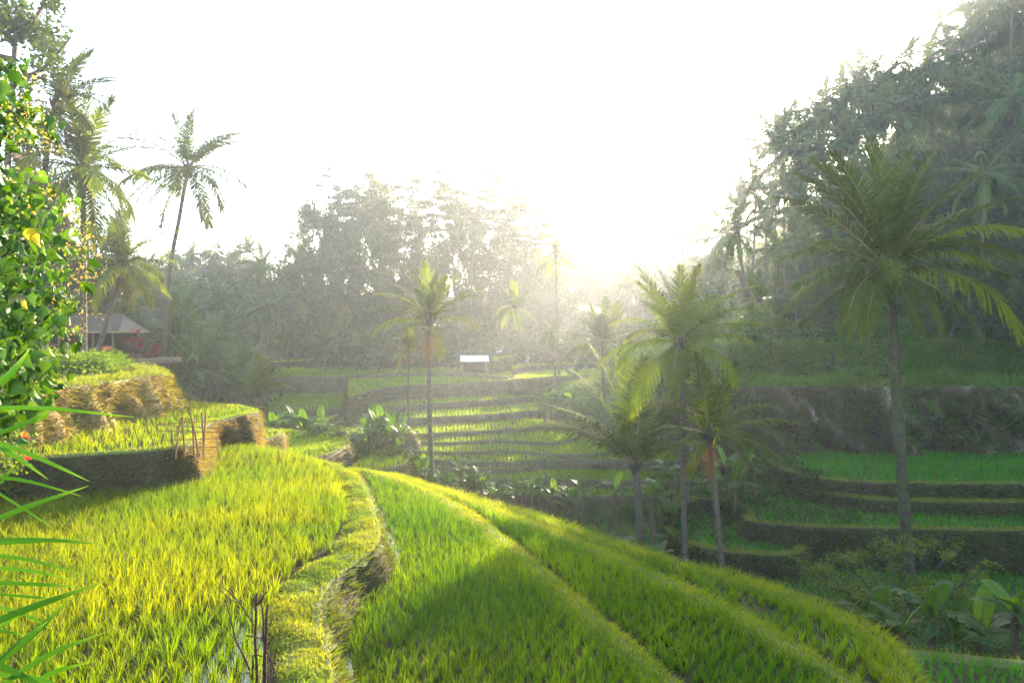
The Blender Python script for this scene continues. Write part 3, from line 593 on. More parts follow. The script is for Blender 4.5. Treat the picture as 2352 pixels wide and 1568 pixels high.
# water standing between the bund and the second field, and shining through the rice
wp = poly_from([(690, 1062), (800, 1090), (838, 1100), (880, 1150), (906, 1210), (922, 1265), (918, 1305), (880, 1360), (812, 1425), (806, 1500), (815, 1568), (830, 1750), (700, 1750), (690, 1500), (700, 1380), (800, 1290), (800, 1150)], -4.72)
T3 = tessellate_polygon([[Vector((x, y, 0)) for x, y in wp]])
tag(put("water", mesh("water", np.column_stack([wp, np.full(len(wp), -4.72 + EYE)]), None, np.array(T3), [M["water"]])), kind="structure")
wp = poly_from([W(-4.5, 3), W(-4.5, 5), (500, 1500), (540, 1440), (560, 1400), (610, 1390), (606, 1440), (606, 1568), W(-3.2, 3)], -4.0)
T3 = tessellate_polygon([[Vector((x, y, 0)) for x, y in wp]])
tag(put("paddy_water", mesh("paddy_water", np.column_stack([wp, np.full(len(wp), -4.0 + EYE + .004)]), None, np.array(T3), [M["water"]])), kind="structure")
# ------------------------------------------------------------------ palms
def rachis_curve(L, e0, bend, k=14, sway=0.0):
    s = np.linspace(0, 1, k); e = e0 - bend * s ** 1.4; ds = L / (k - 1)
    x = np.concatenate([[0], np.cumsum(np.cos(e[:-1]) * ds)]); z = np.concatenate([[0], np.cumsum(np.sin(e[:-1]) * ds)])
    y = sway * L * s ** 2
    return np.stack([x, y, z], 1)
def frond_piece(mb, L, e0, bend, nl=44, ll=.85, w=.05, droop=.5, sway=0.0, vee=.35, m0=0, m1=1, lv=3, rad=.045, gap=.1, t=None, stem=True):
    """a feather-shaped leaf growing along +x: midrib and two combs of leaflets that sag under their weight"""
    C = rachis_curve(L, e0, bend, 14, sway); D = np.gradient(C, axis=0); D /= np.linalg.norm(D, axis=1)[:, None]
    if stem: mb.tube(C, np.linspace(rad, rad * .15, len(C)), 4, m=m1, t=.5, cap=False)
    u = np.repeat(np.linspace(gap, .995, nl), 2); sg = np.tile([1, -1], nl); u = np.clip(u + rng.normal(0, .004, len(u)), 0, 1)
    idx = u * (len(C) - 1); i = np.minimum(idx.astype(int), len(C) - 2); fr = (idx - i)[:, None]
    P = C[i] * (1 - fr) + C[i + 1] * fr; T = D[i] * (1 - fr) + D[i + 1] * fr; T /= np.linalg.norm(T, axis=1)[:, None]
    S = np.cross(T, [0, 0, 1.0]); S /= np.linalg.norm(S, axis=1)[:, None] + 1e-9; Nn = np.cross(S, T)
    prof = np.interp(u, [0, .12, .35, .7, 1], [.35, .75, 1, .85, .42]); ln = ll * prof * rng.uniform(.85, 1.1, len(u))
    al = np.interp(u, [0, .5, 1], [RAD(72), RAD(58), RAD(22)]) + rng.normal(0, .07, len(u))
    vv = vee + rng.normal(0, .12, len(u))
    Dl = T * np.cos(al)[:, None] + (S * sg[:, None] * np.cos(vv)[:, None] + Nn * np.sin(vv)[:, None]) * np.sin(al)[:, None]
    Dl /= np.linalg.norm(Dl, axis=1)[:, None]
    dr = droop * rng.uniform(.6, 1.3, len(u)); Vs = []
    wd = np.cross(Dl, Nn); wd /= np.linalg.norm(wd, axis=1)[:, None] + 1e-9
    for j in range(lv + 1):
        s = j / lv; c = P + Dl * (ln * s * (1 - .25 * dr * s))[:, None]; c[:, 2] -= ln * dr * s ** 2
        ww = w * (1 - s ** 2) * .5 + w * .06 if s > 0 else w * .3
        Vs += [c - wd * ww, c + wd * ww]
    k = 2 * (lv + 1); V = np.stack(Vs, 1).reshape(-1, 3); N = len(u)
    b = np.arange(N)[:, None, None] * k; q = np.arange(lv)[None, :, None] * 2
    Q = (b + q + np.array([0, 1, 3, 2])[None, None]).reshape(-1, 4)
    tt = np.repeat(np.clip((rng.random() if t is None else t) + rng.normal(0, .15, N), 0, 1), k)
    hh = np.tile(np.repeat(np.linspace(0, 1, lv + 1), 2), N) * np.repeat(np.interp(u, [0, .6, 1], [.6, .8, 1]), k)
    mb.add(V, Q, m=m0, t=tt, h=hh)
FR = {}
def frond_mesh(kind, e, var, mat="palm"):
    """kinds of near palm fronds, by the angle at which they leave the crown; the mesh is shared"""
    key = (kind, e, var, mat)
    if key in FR: return FR[key]
    mb = MB(); er = RAD(e - (var * 8 if e > 60 else var * 5))
    bend = RAD({85: 20, 70: 34, 50: 48, 30: 55, 10: 52, -15: 44, -45: 28, -75: 8}[e] * (.8 + .35 * var))
    dr = {85: .25, 70: .35, 50: .5, 30: .65, 10: .8, -15: .9, -45: .7, -75: .4}[e]
    frond_piece(mb, 1.0, er, bend, 50, .26 if kind == "coco" else .2, .0155, dr * .62, rng.uniform(-.08, .08), .3 - .1 * var, rad=.011, gap=.13, t=.25 + .3 * var)
    me = mb.me("frond", [M[mat], M["rachis"] if mat != "deadfrond" else M["bamboo"]]); FR[key] = me; return me
def trunk_mesh(path, r0, r1, mat, rings=True, n=10, rough=.02):
    mb = MB(); k = len(path); s = np.linspace(0, 1, k)
    r = r0 + (r1 - r0) * s ** .7 + .35 * r0 * np.exp(-s * 22)
    if rings: r = r * (1 + .05 * (np.arange(k) % 2))
    r = r * (1 + rng.normal(0, rough, k)); mb.tube(path, r, n)
    return mb.me("trunk", [M[mat]], True)
def hero_palm(label, crown, base_px, d, R, fronds, r0=.17, r1=.11, mat="bark", nuts=0, fm="palm", mid=(), group=None, dead=0, db=None, name="coconut_palm", stub=True, fuzzy=False):
    cw = atd(crown[0], crown[1], d); bw = atd(base_px[0], base_px[1], db or d); bz = surf(bw.x, bw.y) - .15
    root = empty(name, (bw.x, bw.y, bz)); tag(root, label, "palm tree", group)
    loc = cw - root.location
    pts = [(0, 0, 0)] + [tuple(atd(px, py, dd) - root.location) for px, py, dd in mid] + [tuple(loc)]
    if not mid: pts.insert(1, (loc.x * .62, loc.y * .55, loc.z * .45))
    put("trunk", trunk_mesh(bez(pts, max(24, int(loc.z * 4))), r0, r1, mat), root)
    for i, fdef in enumerate(fronds):
        azd, e, sc = fdef[:3]; mt = fdef[3] if len(fdef) > 3 else fm
        # azimuth 0 points right in the picture, 90 away from the lens
        f_ = put("frond", frond_mesh("coco", e, i % 3, mt), root, loc + Vector((0, 0, rng.uniform(-.1, .12))), (rng.normal(0, .06), rng.normal(0, .05), RAD(azd)), (R * sc,) * 3)
        f_.name = "frond"
    for i in range(dead):
        put("dead_frond", frond_mesh("coco", -75, i % 2, "deadfrond"), root, loc - Vector((0, 0, .15)), (0, rng.uniform(-.1, .1), rng.random() * 6.28), (R * rng.uniform(.45, .7),) * 3)
    if stub:      # the fibrous heart where the leaf bases meet
        mb = MB(); pp = np.array([(0, 0, -.55), (0, 0, -.2), (0, 0, .15), (0, 0, .6)]) * min(R, 4) / 5
        mb.tube(pp, np.array([.16, .3, .26, .05]) * min(R, 4) / 5, 8)
        for a in range(9):
            an = a * .7; c, s_ = math.cos(an), math.sin(an)
            mb.tube(np.array([(.15 * c, .15 * s_, -.35), (.32 * c, .32 * s_, -.05), (.42 * c, .42 * s_, .4)]) * min(R, 4) / 5, np.array([.09, .08, .03]) * min(R, 4) / 5, 5)
        put("crown_heart", mb.me("crown_heart", [M["darkbark"]], True), root, loc)
    if nuts:
        mb = MB(); nm = nut_mesh()
        for i in range(nuts):
            a = rng.random() * 6.28; r_ = rng.uniform(.25, .55); put("coconut", nm, root, loc + Vector((r_ * math.cos(a), r_ * math.sin(a), rng.uniform(-.75, -.15))), (0, 0, a), (1, 1, 1.2))
    return root
_n = []
def nut_mesh():
    if not _n:
        mb = MB(); a = np.linspace(-math.pi / 2, math.pi / 2, 7); mb.tube(np.stack([a * 0, a * 0, .13 * np.sin(a)], 1), .125 * np.cos(a) + .004, 8, cap=False); _n.append(mb.me("coconut", [M["coconut"]], True))
    return _n[0]
def spread(n, elevs, scs=(.85, 1.05), mats=None, a0=0, seed=0):
    r = np.random.default_rng(seed); out = []
    for i in range(n):
        az = (a0 + i * 137.5 + r.uniform(-12, 12)) % 360; e = elevs[int(i * len(elevs) / n)]
        out.append((az, e, r.uniform(*scs)) + ((mats[r.integers(len(mats))],) if mats else ()))
    return out
E_FULL = [85, 85, 70, 70, 50, 50, 30, 30, 10, 10, -15, -15, -45]
# the big mossy palm on the right: its fronds are set one by one
hero_palm("tall coconut palm with a dark mossy trunk and green nuts before the right-hand fields", (2042, 618), (2094, 1385), 31, 6.0,
    [(100, 85, .98), (15, 85, .98), (178, 85, 1.0), (130, 85, .92), (172, 70, 1.0), (185, 85, .95), (195, 70, .95), (352, 85, .95), (8, 70, 1.0), (30, 70, .95), (320, 70, .85), (355, 50, 1.05, "palm_gold"), (330, 50, .9), (5, 30, .85, "palm_gold"), (340, 50, .7),
     (178, 50, 1.0), (190, 30, .95), (172, 10, .95), (205, 10, 1.0), (225, -15, .75), (215, 10, .8), (185, -15, .8), (0, 30, 1.0), (355, 10, 1.1, "palm_gold"), (345, 10, .8), (325, -15, .85), (310, -15, .6), (290, -45, .55), (60, 50, .9), (110, 50, .9), (75, 30, .8), (270, 50, .6), (240, 30, .6), (300, 30, .65)],
    .24, .2, "moss_bark", nuts=26, mid=((2052, 800, 31), (2066, 1000, 31)), dead=0)
hero_palm("bushy tall coconut palm with drooping dead fronds, behind the crest of the rice slope", (1562, 790), (1576, 1300), 33, 4.3,
    spread(27, [85, 85, 70, 70, 70, 50, 50, 50, 30, 30, 10, 10, -15, -45], (.85, 1.1), ["palm", "palm_gold", "palm_gold"], 20, 3), .14, .10, "bark", nuts=12, mid=((1566, 950, 33), (1580, 1150, 33)), dead=1)
hero_palm("shorter coconut palm with a curved trunk, just right of the bushy tall one", (1628, 1000), (1668, 1315), 32, 3.9,
    [(95, 85, 1.0), (20, 85, .95), (160, 85, .8), (20, 70, .95, "palm_gold"), (350, 70, .95), (5, 50, 1.0), (350, 30, 1.0, "palm_gold"), (340, 10, .9), (5, 30, .8), (200, 50, .8), (180, 30, .8), (190, 10, .7), (230, 10, .6), (130, 50, .9), (60, 50, .9), (320, -15, .6), (220, -15, .6), (300, 30, .6), (80, 70, 1)],
    .13, .10, "bark", mid=((1638, 1090, 32), (1652, 1220, 32)), dead=1)
hero_palm("short young coconut palm with long arching fronds reaching over the middle rice fields", (1460, 1072), (1474, 1290), 35.5, 7.0,
    [(100, 85, .9, "palm_gold"), (170, 85, .95, "palm_gold"), (10, 85, .9), (165, 70, .85, "palm_gold"), (15, 70, .8), (178, 50, .95), (195, 50, .9), (170, 50, .8), (0, 50, .6), (160, 50, .7, "palm_gold"), (340, 50, .6), (185, 70, .7), (80, 70, .8), (220, 50, .5), (320, 70, .6), (60, 85, .8), (250, 70, .5)],
    .22, .18, "bark", mid=((1468, 1180, 35.5),), dead=0)
hero_palm("slender coconut palm with a pale speckled trunk standing alone in mid valley", (988, 738), (992, 1118), 43, 3.9,
    [(100, 85, .98, "palm_gold"), (200, 85, .9), (20, 85, .95, "palm_gold"), (330, 85, .8), (160, 70, .85), (10, 70, 1.0, "palm_gold"), (340, 70, .9, "palm_gold"), (175, 50, 1.0, "palm_gold"), (195, 50, .9), (5, 50, 1.0), (350, 50, .95), (180, 30, 1.05, "palm_gold"), (200, 30, .95), (188, 10, 1.0, "palm_gold"), (0, 30, .95), (350, 30, .6), (215, 10, .6),
     (90, 50, .9), (60, 70, .9), (130, 50, .9), (320, -45, .65), (300, 70, .8), (250, 70, .7)], .16, .12, "bark", nuts=14, mid=((986, 900, 43),), dead=2)
hero_palm("small fan-leaved palm on a very thin trunk, close behind the slender palm in mid valley", (940, 795), (941, 1030), 50, 1.6, spread(22, [85, 70, 50, 50, 30, 30, 10, -15], (.85, 1.1), None, 5, 9), .08, .06, "bark", mid=((938, 900, 50),), dead=2, name="fan_palm")
hero_palm("very tall star-crowned coconut palm with a slanting trunk beside the hut", (432, 385), (368, 812), 50, 4.8,
    [(95, 85, .8), (165, 70, .95), (20, 70, .9), (340, 85, .85), (150, 85, .9), (15, 70, .95), (175, 50, 1.0), (190, 50, 1.05), (170, 30, 1.0, "palm_gold"), (0, 50, .95), (200, 10, 1.05), (215, -15, 1.0), (340, 30, 1.05), (355, 10, 1.05), (340, -15, 1.0), (320, -15, .95), (225, -15, .95), (285, -15, .7), (60, 50, .8), (120, 50, .8), (350, 70, .9), (200, -15, .95), (190, -45, 1.0), (350, -45, 1.0), (210, -45, .9), (330, -45, .95), (5, 10, 1.0), (178, 10, 1.0), (270, -15, .8)],
    .19, .12, "bark", nuts=10, mid=((388, 640, 50), (412, 500, 50)))
hero_palm("leaning coconut palm in front of the hut roof, crown yellowish at the tips", (283, 600), (205, 835), 42, 3.5, spread(26, E_FULL, (.85, 1.1), ["palm", "palm_gold", "palm"], 40, 5), .17, .11, "bark", mid=((246, 735, 42), (272, 650, 42)), nuts=8, dead=1)
hero_palm("coconut palm with upright fronds, topmost of the palms above the leafy shrub at the left", (130, 240), (100, 700), 36, 3.8, [(100, 85, 1.0), (60, 85, 1.0), (10, 85, .9), (180, 85, .9), (340, 70, .85), (20, 70, .9), (170, 50, .8), (0, 30, .9), (345, 30, .9), (330, -15, .9), (200, 10, .8), (250, -45, .8), (300, -45, .9), (5, 50, .9), (350, 10, .6), (280, -45, .7)], .17, .12, "bark", mid=((104, 400, 36),), nuts=6, dead=2)
hero_palm("heavy-crowned coconut palm with dark nut clusters, below the upright one near the leafy shrub", (190, 385), (190, 740), 37, 4.2, spread(32, [85, 85, 70, 50, 50, 30, 30, 10, 10, -15, -15, -45, -45], (.85, 1.1), ["palm", "palm", "palm_gold"], 75, 12), .18, .13, "bark", nuts=18, dead=3)
hero_palm("small stiff-crowned coconut palm behind the tip of the left rice shelf", (592, 905), (588, 965), 46, 3.0, [(95, 85, .95), (80, 85, .85), (160, 85, .8), (20, 85, .8), (5, 50, .9), (350, 50, .95), (0, 30, 1.0), (175, 50, .7), (190, 30, .7), (340, 70, .8), (30, 70, .8), (150, 70, .8), (200, 50, .6), (320, 50, .7), (60, 70, .8)], .2, .15, "bark", dead=2)
hero_palm("gently bent coconut palm standing on the far terraces right of the white-roofed shelter", (1277, 590), (1284, 868), 80, 3.1, spread(24, E_FULL, (.85, 1.05), ["palm_far", "palm_gold"], 15, 21), .18, .12, "bark")
hero_palm("far coconut palm whose trunk lies almost flat along the terrace before turning up", (1182, 705), (1318, 846), 80, 3.4, spread(22, E_FULL, (.85, 1.05), ["palm_far", "palm_gold"], 55, 22), .2, .14, "bark", mid=((1270, 820, 80), (1205, 792, 80), (1192, 755, 80)))
hero_palm("small drooping palm on a thin stem at the end of the far terraces", (1268, 765), (1283, 885), 74, 2.2, spread(18, [70, 50, 30, 10, -15, -45], (.8, 1.05), ["palm_far"], 5, 23), .11, .09, "bark")
hero_palm("wide bushy hazy palm behind the middle fields, left of the bushy foreground palm", (1385, 790), (1388, 905), 60, 4.0, spread(26, [85, 85, 70, 70, 50, 50, 30, 10, -15], (.8, 1.1), ["palm_far", "palm"], 5, 24), .2, .14, "bark", dead=2)
hero_palm("coconut palm standing right in front of the sun, its trunk curving down to the slope", (1692, 535), (1742, 790), 66, 3.6, spread(26, E_FULL + [-15], (.85, 1.1), ["palm_far"], 35, 25), .19, .13, "bark", mid=((1698, 620, 66), (1720, 710, 66)), dead=3)
hero_palm("lower palm with a thick short crown between the sunlit palm and the grassy slope", (1745, 690), (1752, 790), 63, 3.2, spread(22, E_FULL, (.8, 1.1), ["palm_far", "palm"], 60, 26), .2, .14, "bark", dead=2)

# shared crowns and trunks for the palms of the woods
def far_crown(seed, n=20, w=.055, elev=(78, -30)):
    mb = MB(); r = np.random.default_rng(seed)
    for i in range(n):
        e = elev[0] + (elev[1] - elev[0]) * (i / (n - 1)) ** .9 + r.normal(0, 6)
        sub = MB(); frond_piece(sub, r.uniform(.85, 1.1), RAD(e), RAD(r.uniform(30, 60) * (1 if e < 70 else .5)), 46, .23, w * .5, np.interp(e, [-50, 30, 85], [.8, .8, .3]), r.uniform(-.1, .1), .4, lv=2, rad=.016, t=r.random())
        az = i * 2.4 + r.normal(0, .2); R_ = np.array(Matrix.Rotation(az, 3, 'Z'))
        mb.add(np.concatenate(sub.V) @ R_.T, np.concatenate([q for q, k_ in zip(sub.Q, sub.mq) if k_[0] == 0]), m=0, t=np.concatenate(sub.t), h=np.concatenate(sub.h))
        mb.add(sub.V[0] @ R_.T, sub.Q[0], m=1, t=.5)
        qs = [q for q, k_ in zip(sub.Q, sub.mq) if k_[0] == 1]
        C = rachis_curve(1, RAD(e), RAD(50), 6)
    return mb.me("crown", [M["palm_far"], M["rachis"]])
FC = [far_crown(s) for s in (1, 2, 3)] + [far_crown(4, 18, .06, (88, 10)), far_crown(5, 18, .055, (60, -60))]
FT = []
for s in range(4):
    a = rng.random() * 6.28; b = rng.uniform(.05, .14); FT.append(trunk_mesh(bez([(0, 0, 0), (b * 10 * .7 * math.cos(a), b * 10 * .7 * math.sin(a), .35), (b * 10 * math.cos(a), b * 10 * math.sin(a), 1)], 14), .17, .11, "bark", n=6))
    FT[-1]["top"] = (b * math.cos(a), b * math.sin(a))
def far_palm(label, px, py, d, R, group, hgt=None, var=None, cat="palm tree", lean=None):
    c = atd(px, py, d); v = rng.integers(4) if lean is None else lean; tp = FT[v]["top"]; g = surf(c.x, c.y) - .2
    h = max(c.z - g, .8); x0, y0 = c.x - tp[0] * 10, c.y - tp[1] * 10
    root = empty("coconut_palm", (x0, y0, g)); tag(root, label, cat, group)
    put("trunk", FT[v], root, sc=(1, 1, h))
    k = rng.integers(len(FC)) if var is None else var
    put("crown", FC[k], root, (tp[0] * 10, tp[1] * 10, h), (rng.normal(0, .08), rng.normal(0, .08), rng.random() * 6.28), (R,) * 3)
    return root
def series(pts, phrase, group, R=3.6, kinds=None):
    """a row of look-alikes is told apart by counting along it"""
    pts = sorted(pts)
    for i, p in enumerate(pts):
        far_palm(f"{ORD[i]} palm from the left {phrase}", p[0], p[1], p[2], p[3] if len(p) > 3 else R, group, var=p[4] if len(p) > 4 else None)
# the skyline of the right-hand hill
series([(1735, 425, 96, 5.0), (1785, 350, 92), (1832, 335, 88), (1880, 275, 92), (1925, 262, 86), (1975, 205, 92), (2030, 185, 88), (2075, 190, 92), (2135, 170, 88), (2185, 140, 92), (2240, 105, 90, 7), (2300, 70, 92, 7), (2370, 40, 90, 7.5), (1700, 478, 100, 5), (1668, 540, 104, 4.6)],
       "along the skyline of the palm-covered hill", "skyline palms of the right-hand hill", 6.4)
series([(1760, 500, 86, 4.6), (1800, 430, 84), (1850, 400, 86), (1890, 345, 84), (1950, 320, 84), (2005, 275, 84), (2060, 255, 84), (2120, 240, 84), (2190, 215, 84, 5.6), (1835, 480, 82), (2260, 190, 84, 5.6)],
       "in the second tier below the hill's skyline", "second tier of hill palms", 5.8)
series([(1790, 570, 76, 4), (1845, 555, 76, 4), (1905, 470, 78), (1950, 400, 79), (1990, 480, 76, 4), (2065, 350, 79), (2010, 390, 79)],
       "in the shaded lower tier of the hill", "lower tier of hill palms", 4.6)
far_palm("large overhanging palm with drooping fronds high at the hill's right end", 2330, 225, 76, 7.8, None, var=4)
far_palm("very big palm crown reaching the top right corner of the view", 2325, 15, 82, 8.5, None, var=0)
far_palm("tall palm with a bare pale trunk rising through the dark hill trees", 2262, 400, 66, 4.4, None, var=4, lean=1)
series([(1640, 590, 108, 4.2), (1600, 610, 115, 4.0), (1620, 640, 110, 3.8), (1560, 655, 120, 3.4), (1500, 668, 105, 3.2), (1440, 655, 110, 3.2), (1660, 620, 85, 3.2), (1480, 620, 125)], "in the sunlit haze at the head of the valley", "hazy palms at the head of the valley", 3.4)
series([(452, 650, 85, 3.6), (500, 690, 80), (545, 700, 88), (420, 720, 75), (470, 745, 72), (520, 770, 75), (400, 690, 90), (600, 612, 100, 4.0), (570, 580, 120, 3.4), (440, 585, 120, 3.6), (640, 700, 95, 3.2), (335, 640, 90), (575, 720, 80), (660, 760, 90, 3), (545, 655, 100)],
       "in the hazy palm grove behind the hut", "palm grove behind the hut", 3.6)
series([(440, 790, 56, 3.4, 3), (405, 780, 52, 3.4, 3), (480, 860, 53, 3.2, 3), (530, 880, 55, 3.0, 3), (435, 850, 50, 3.4, 3), (560, 850, 60, 3.2, 3)], "in the low clump behind the rice shelf", "low palms behind the left-hand rice shelf", 3.2)
series([(790, 790, 88, 3.6, 3), (745, 800, 85, 3.2, 3), (840, 800, 86, 3.2, 3), (880, 790, 90, 3.2, 3), (700, 785, 92, 3.2, 3)], "in the row under the great dark trees", "low palms under the great dark trees", 3.2)
far_palm("hazy palm with a long straight trunk in front of the tall airy trees", 1052, 540, 92, 3.4, None)
far_palm("drooping palm with a ragged brown skirt above the small stiff palm", 615, 700, 66, 2.4, None, var=4)
far_palm("hazy palm with a very thin trunk directly left of the drooping one", 572, 690, 70, 2.4, None, var=4)
far_palm("pale palm low on the dark wood's edge behind the mid-valley palm", 1085, 560, 100, 3.0, None)
series([(300, 720, 75, 3.2), (250, 700, 80, 3.4), (205, 690, 70, 3.2), (350, 700, 85, 3.4)], "of the palms right behind the hut roof", "palms right behind the hut roof", 3.2)
far_palm("small young palm on the grassy step at the foot of the hill", 2310, 715, 61, 2.0, None, var=3)
far_palm("young palm with a single whitish stem on the step left of the smaller one", 2195, 700, 60, 1.6, None, var=4)

# ------------------------------------------------------------------ broadleaf trees
def leaf_quads(C, size, flat=0.0):
    """one small folded leaf per centre: two triangles sharing a midrib, turned at random"""
    N = len(C); a = rng.normal(0, 1, (N, 3)); a[:, 2] *= (1 - flat); a /= np.linalg.norm(a, axis=1)[:, None]
    b = np.cross(a, rng.normal(0, 1, (N, 3))); b /= np.linalg.norm(b, axis=1)[:, None] + 1e-9
    if flat: b[:, 2] *= (1 - flat)
    s = (size * rng.uniform(.6, 1.3, N))[:, None]
    V = np.stack([C - a * s * .6, C + b * s * .32, C + a * s * .6, C - b * s * .32], 1).reshape(-1, 3)
    return V, np.arange(4 * N).reshape(-1, 4)
def tree_meshes(seed, H, R, th, nl, puff, leaves, lsize, flat=.3, mat="leaf_far", bark="bark", r0=.4, top=.95, shape="dense", leafflat=.3):
    r = np.random.default_rng(seed); tr = MB(); lf = MB()
    path = bez([(0, 0, 0), (r.uniform(-.5, .5), r.uniform(-.5, .5), th * .5), (r.uniform(-1, 1), r.uniform(-1, 1), th), (r.uniform(-1, 1), r.uniform(-1, 1), H * .85)], 14)
    tr.tube(path, np.linspace(r0, r0 * .25, 14), 7)
    for i in range(nl):
        s = r.uniform(th / H * .9, 1) if shape == "dense" else r.uniform(th / H, .9); z0 = H * s * .85
        p0 = np.array([np.interp(z0, path[:, 2], path[:, k]) for k in (0, 1)] + [z0]); az = i * 2.4 + r.normal(0, .4)
        if shape == "dense":
            prof = math.sin(math.pi * min(1, max(.12, (s - th / H * .6) / (1.08 - th / H * .6)))) ** .7; rr = R * prof * r.uniform(.55, 1.0); up = r.uniform(.1, .4) * rr + .3
        else:
            rr = R * r.uniform(.35, 1.0); up = (H * r.uniform(.86, 1.0)) - z0 - .12 * rr
        p1 = p0 + np.array([math.cos(az) * rr, math.sin(az) * rr, up]); pm = p0 * .5 + p1 * .5 + np.array([0, 0, (-.12 if shape == "dense" else -.16) * rr])
        c = bez([p0, pm, p1], 7); tr.tube(c, np.linspace(r0 * .35, .04, 7), 5)
        for j in range(puff):
            u = r.uniform(.45, 1.05); cc = c[min(6, int(u * 6))] + r.normal(0, 1, 3) * np.array([R * .13, R * .13, R * .07 * (1 if shape == "dense" else .5)])
            pr = R * r.uniform(.10, .2); n_ = max(6, int(leaves * r.uniform(.5, 1.4)))
            q = rng.normal(0, 1, (n_, 3)); q /= np.linalg.norm(q, axis=1)[:, None]; q *= (rng.random(n_) ** .45)[:, None] * pr; q[:, 2] *= (1 - flat)
            V, Q = leaf_quads(cc + q, lsize, leafflat); lf.add(V, Q, t=np.repeat(np.clip(r.random() * .7 + rng.random(n_) * .4, 0, 1), 4), h=.5)
    return tr.me("trunk", [M[bark]], True), lf.me("crown", [M[mat]]), float(np.percentile(np.concatenate(lf.V)[:, 2], 99.5))
def tree(label, pair, px, pyb, d, sc=(1, 1, 1), group=None, name="tree", cat="tree", rz=None, top=None, H=None):
    """top: picture height of the tip - the tree is scaled to reach it from the ground it stands on"""
    c = atd(px, pyb, d); g = surf(c.x, c.y) - .3
    if top is not None:
        t = atd(px, top, d).z; k = (t - g) / pair[2]; sc = (sc[0], sc[1], k)
    root = empty(name, (c.x, c.y, g), rng.random() * 6.28 if rz is None else rz); tag(root, label, cat, group); root.scale = sc
    put("trunk", pair[0], root); put("crown", pair[1], root); return root
DT = [tree_meshes(s, 20, 8.5, 5, 34, 6, 60, .48) for s in (11, 12, 13)]
AT = [tree_meshes(s, 26, 9, 13, 16, 8, 75, .5, .8, shape="umbrella", leafflat=.6) for s in (21, 22)]
series_t = lambda pts, pair, H, phrase, group, **k: [tree(f"{ORD[i]} tree from the left {phrase}", pair[i % len(pair)], p[0], 800, p[2], (p[3], p[3], 1), group, top=p[1], H=H, **k) for i, p in enumerate(sorted(pts))]
series_t([(675, 600, 100, .55), (742, 465, 106, .62), (795, 440, 112, .6), (872, 452, 104, .62), (925, 490, 110, .6), (698, 505, 116, .6), (985, 500, 112, .6), (1045, 530, 104, .55), (1090, 505, 110, .6), (1150, 535, 108, .6), (1230, 590, 112, .6), (835, 520, 100, .6), (1190, 545, 118, .6), (760, 580, 98, .55), (900, 600, 97, .5), (965, 590, 99, .55)],
         DT, 20, "in the great dark wood beyond the terraces", "dense trees of the wood beyond the terraces")
series_t([(780, 440, 108, .85), (865, 388, 112, .95), (905, 410, 118, .8), (1050, 388, 108, 1.0), (1120, 415, 114, .95), (1195, 470, 104, .85)], AT, 26, "among the tall airy trees rising above the dark wood", "tall airy trees above the wood", name="airy_tree")
tree("flat-topped tree with bare limbs, faint against the glare left of the sun", AT[0], 1560, 700, 130, (.9, .9, 1), None, "airy_tree", top=470, H=26)
series_t([(380, 600, 110, .7), (420, 580, 125, .7), (480, 575, 130, .8), (525, 560, 125, .85), (560, 585, 130, .8), (610, 600, 125, .7), (645, 610, 110, .6), (330, 590, 105, .7)], DT, 20, "in the far line behind the palm grove", "far trees behind the palm grove")
series_t([(1262, 570, 128, .85), (1310, 585, 130, .9), (1365, 592, 150, 1.2), (1420, 598, 155, 1.2), (1475, 605, 155, 1.2), (1530, 605, 152, 1.2), (1585, 600, 145, 1.1), (1640, 580, 138, 1.0), (1390, 600, 162, 1.4), (1500, 605, 160, 1.4), (1612, 590, 142, 1.0)], DT, 20, "in the pale line at the valley's head", "pale trees at the head of the valley")
series_t([(2150, 330, 77, .7), (2220, 310, 76, .8), (2290, 290, 76, .85), (2360, 280, 76, .9), (2110, 430, 73, .6), (2200, 430, 72, .6), (2280, 440, 71, .6), (2350, 430, 70, .6), (2060, 500, 72, .5), (2000, 520, 74, .5), (2140, 520, 69, .5), (2240, 540, 68, .5), (2330, 530, 67, .5)], DT, 20, "among the dark trees on the hill", "dark trees on the hill")
series_t([(1880, 640, 62, .3), (1930, 610, 64, .34), (1985, 600, 63, .32), (1840, 650, 66, .3), (2160, 600, 60, .36), (2250, 590, 58, .4), (2340, 600, 57, .42)], DT, 20, "in the belt at the top of the grassy bank", "small trees at the top of the grassy bank")
series_t([(60, 330, 46, .4), (120, 480, 48, .36), (20, 480, 44, .4), (170, 560, 52, .36), (230, 520, 60, .4)], DT, 20, "behind the big leafy shrub on the left", "trees behind the leafy shrub")
TL = tree_meshes(31, 18, 5, 6, 20, 7, 60, .26, .2, "leaf_dark")
tree("dark crown of a tall tree reaching into the top left corner", TL, 20, 700, 34, (1.0, 1.0, 1), None, top=-60, H=18)

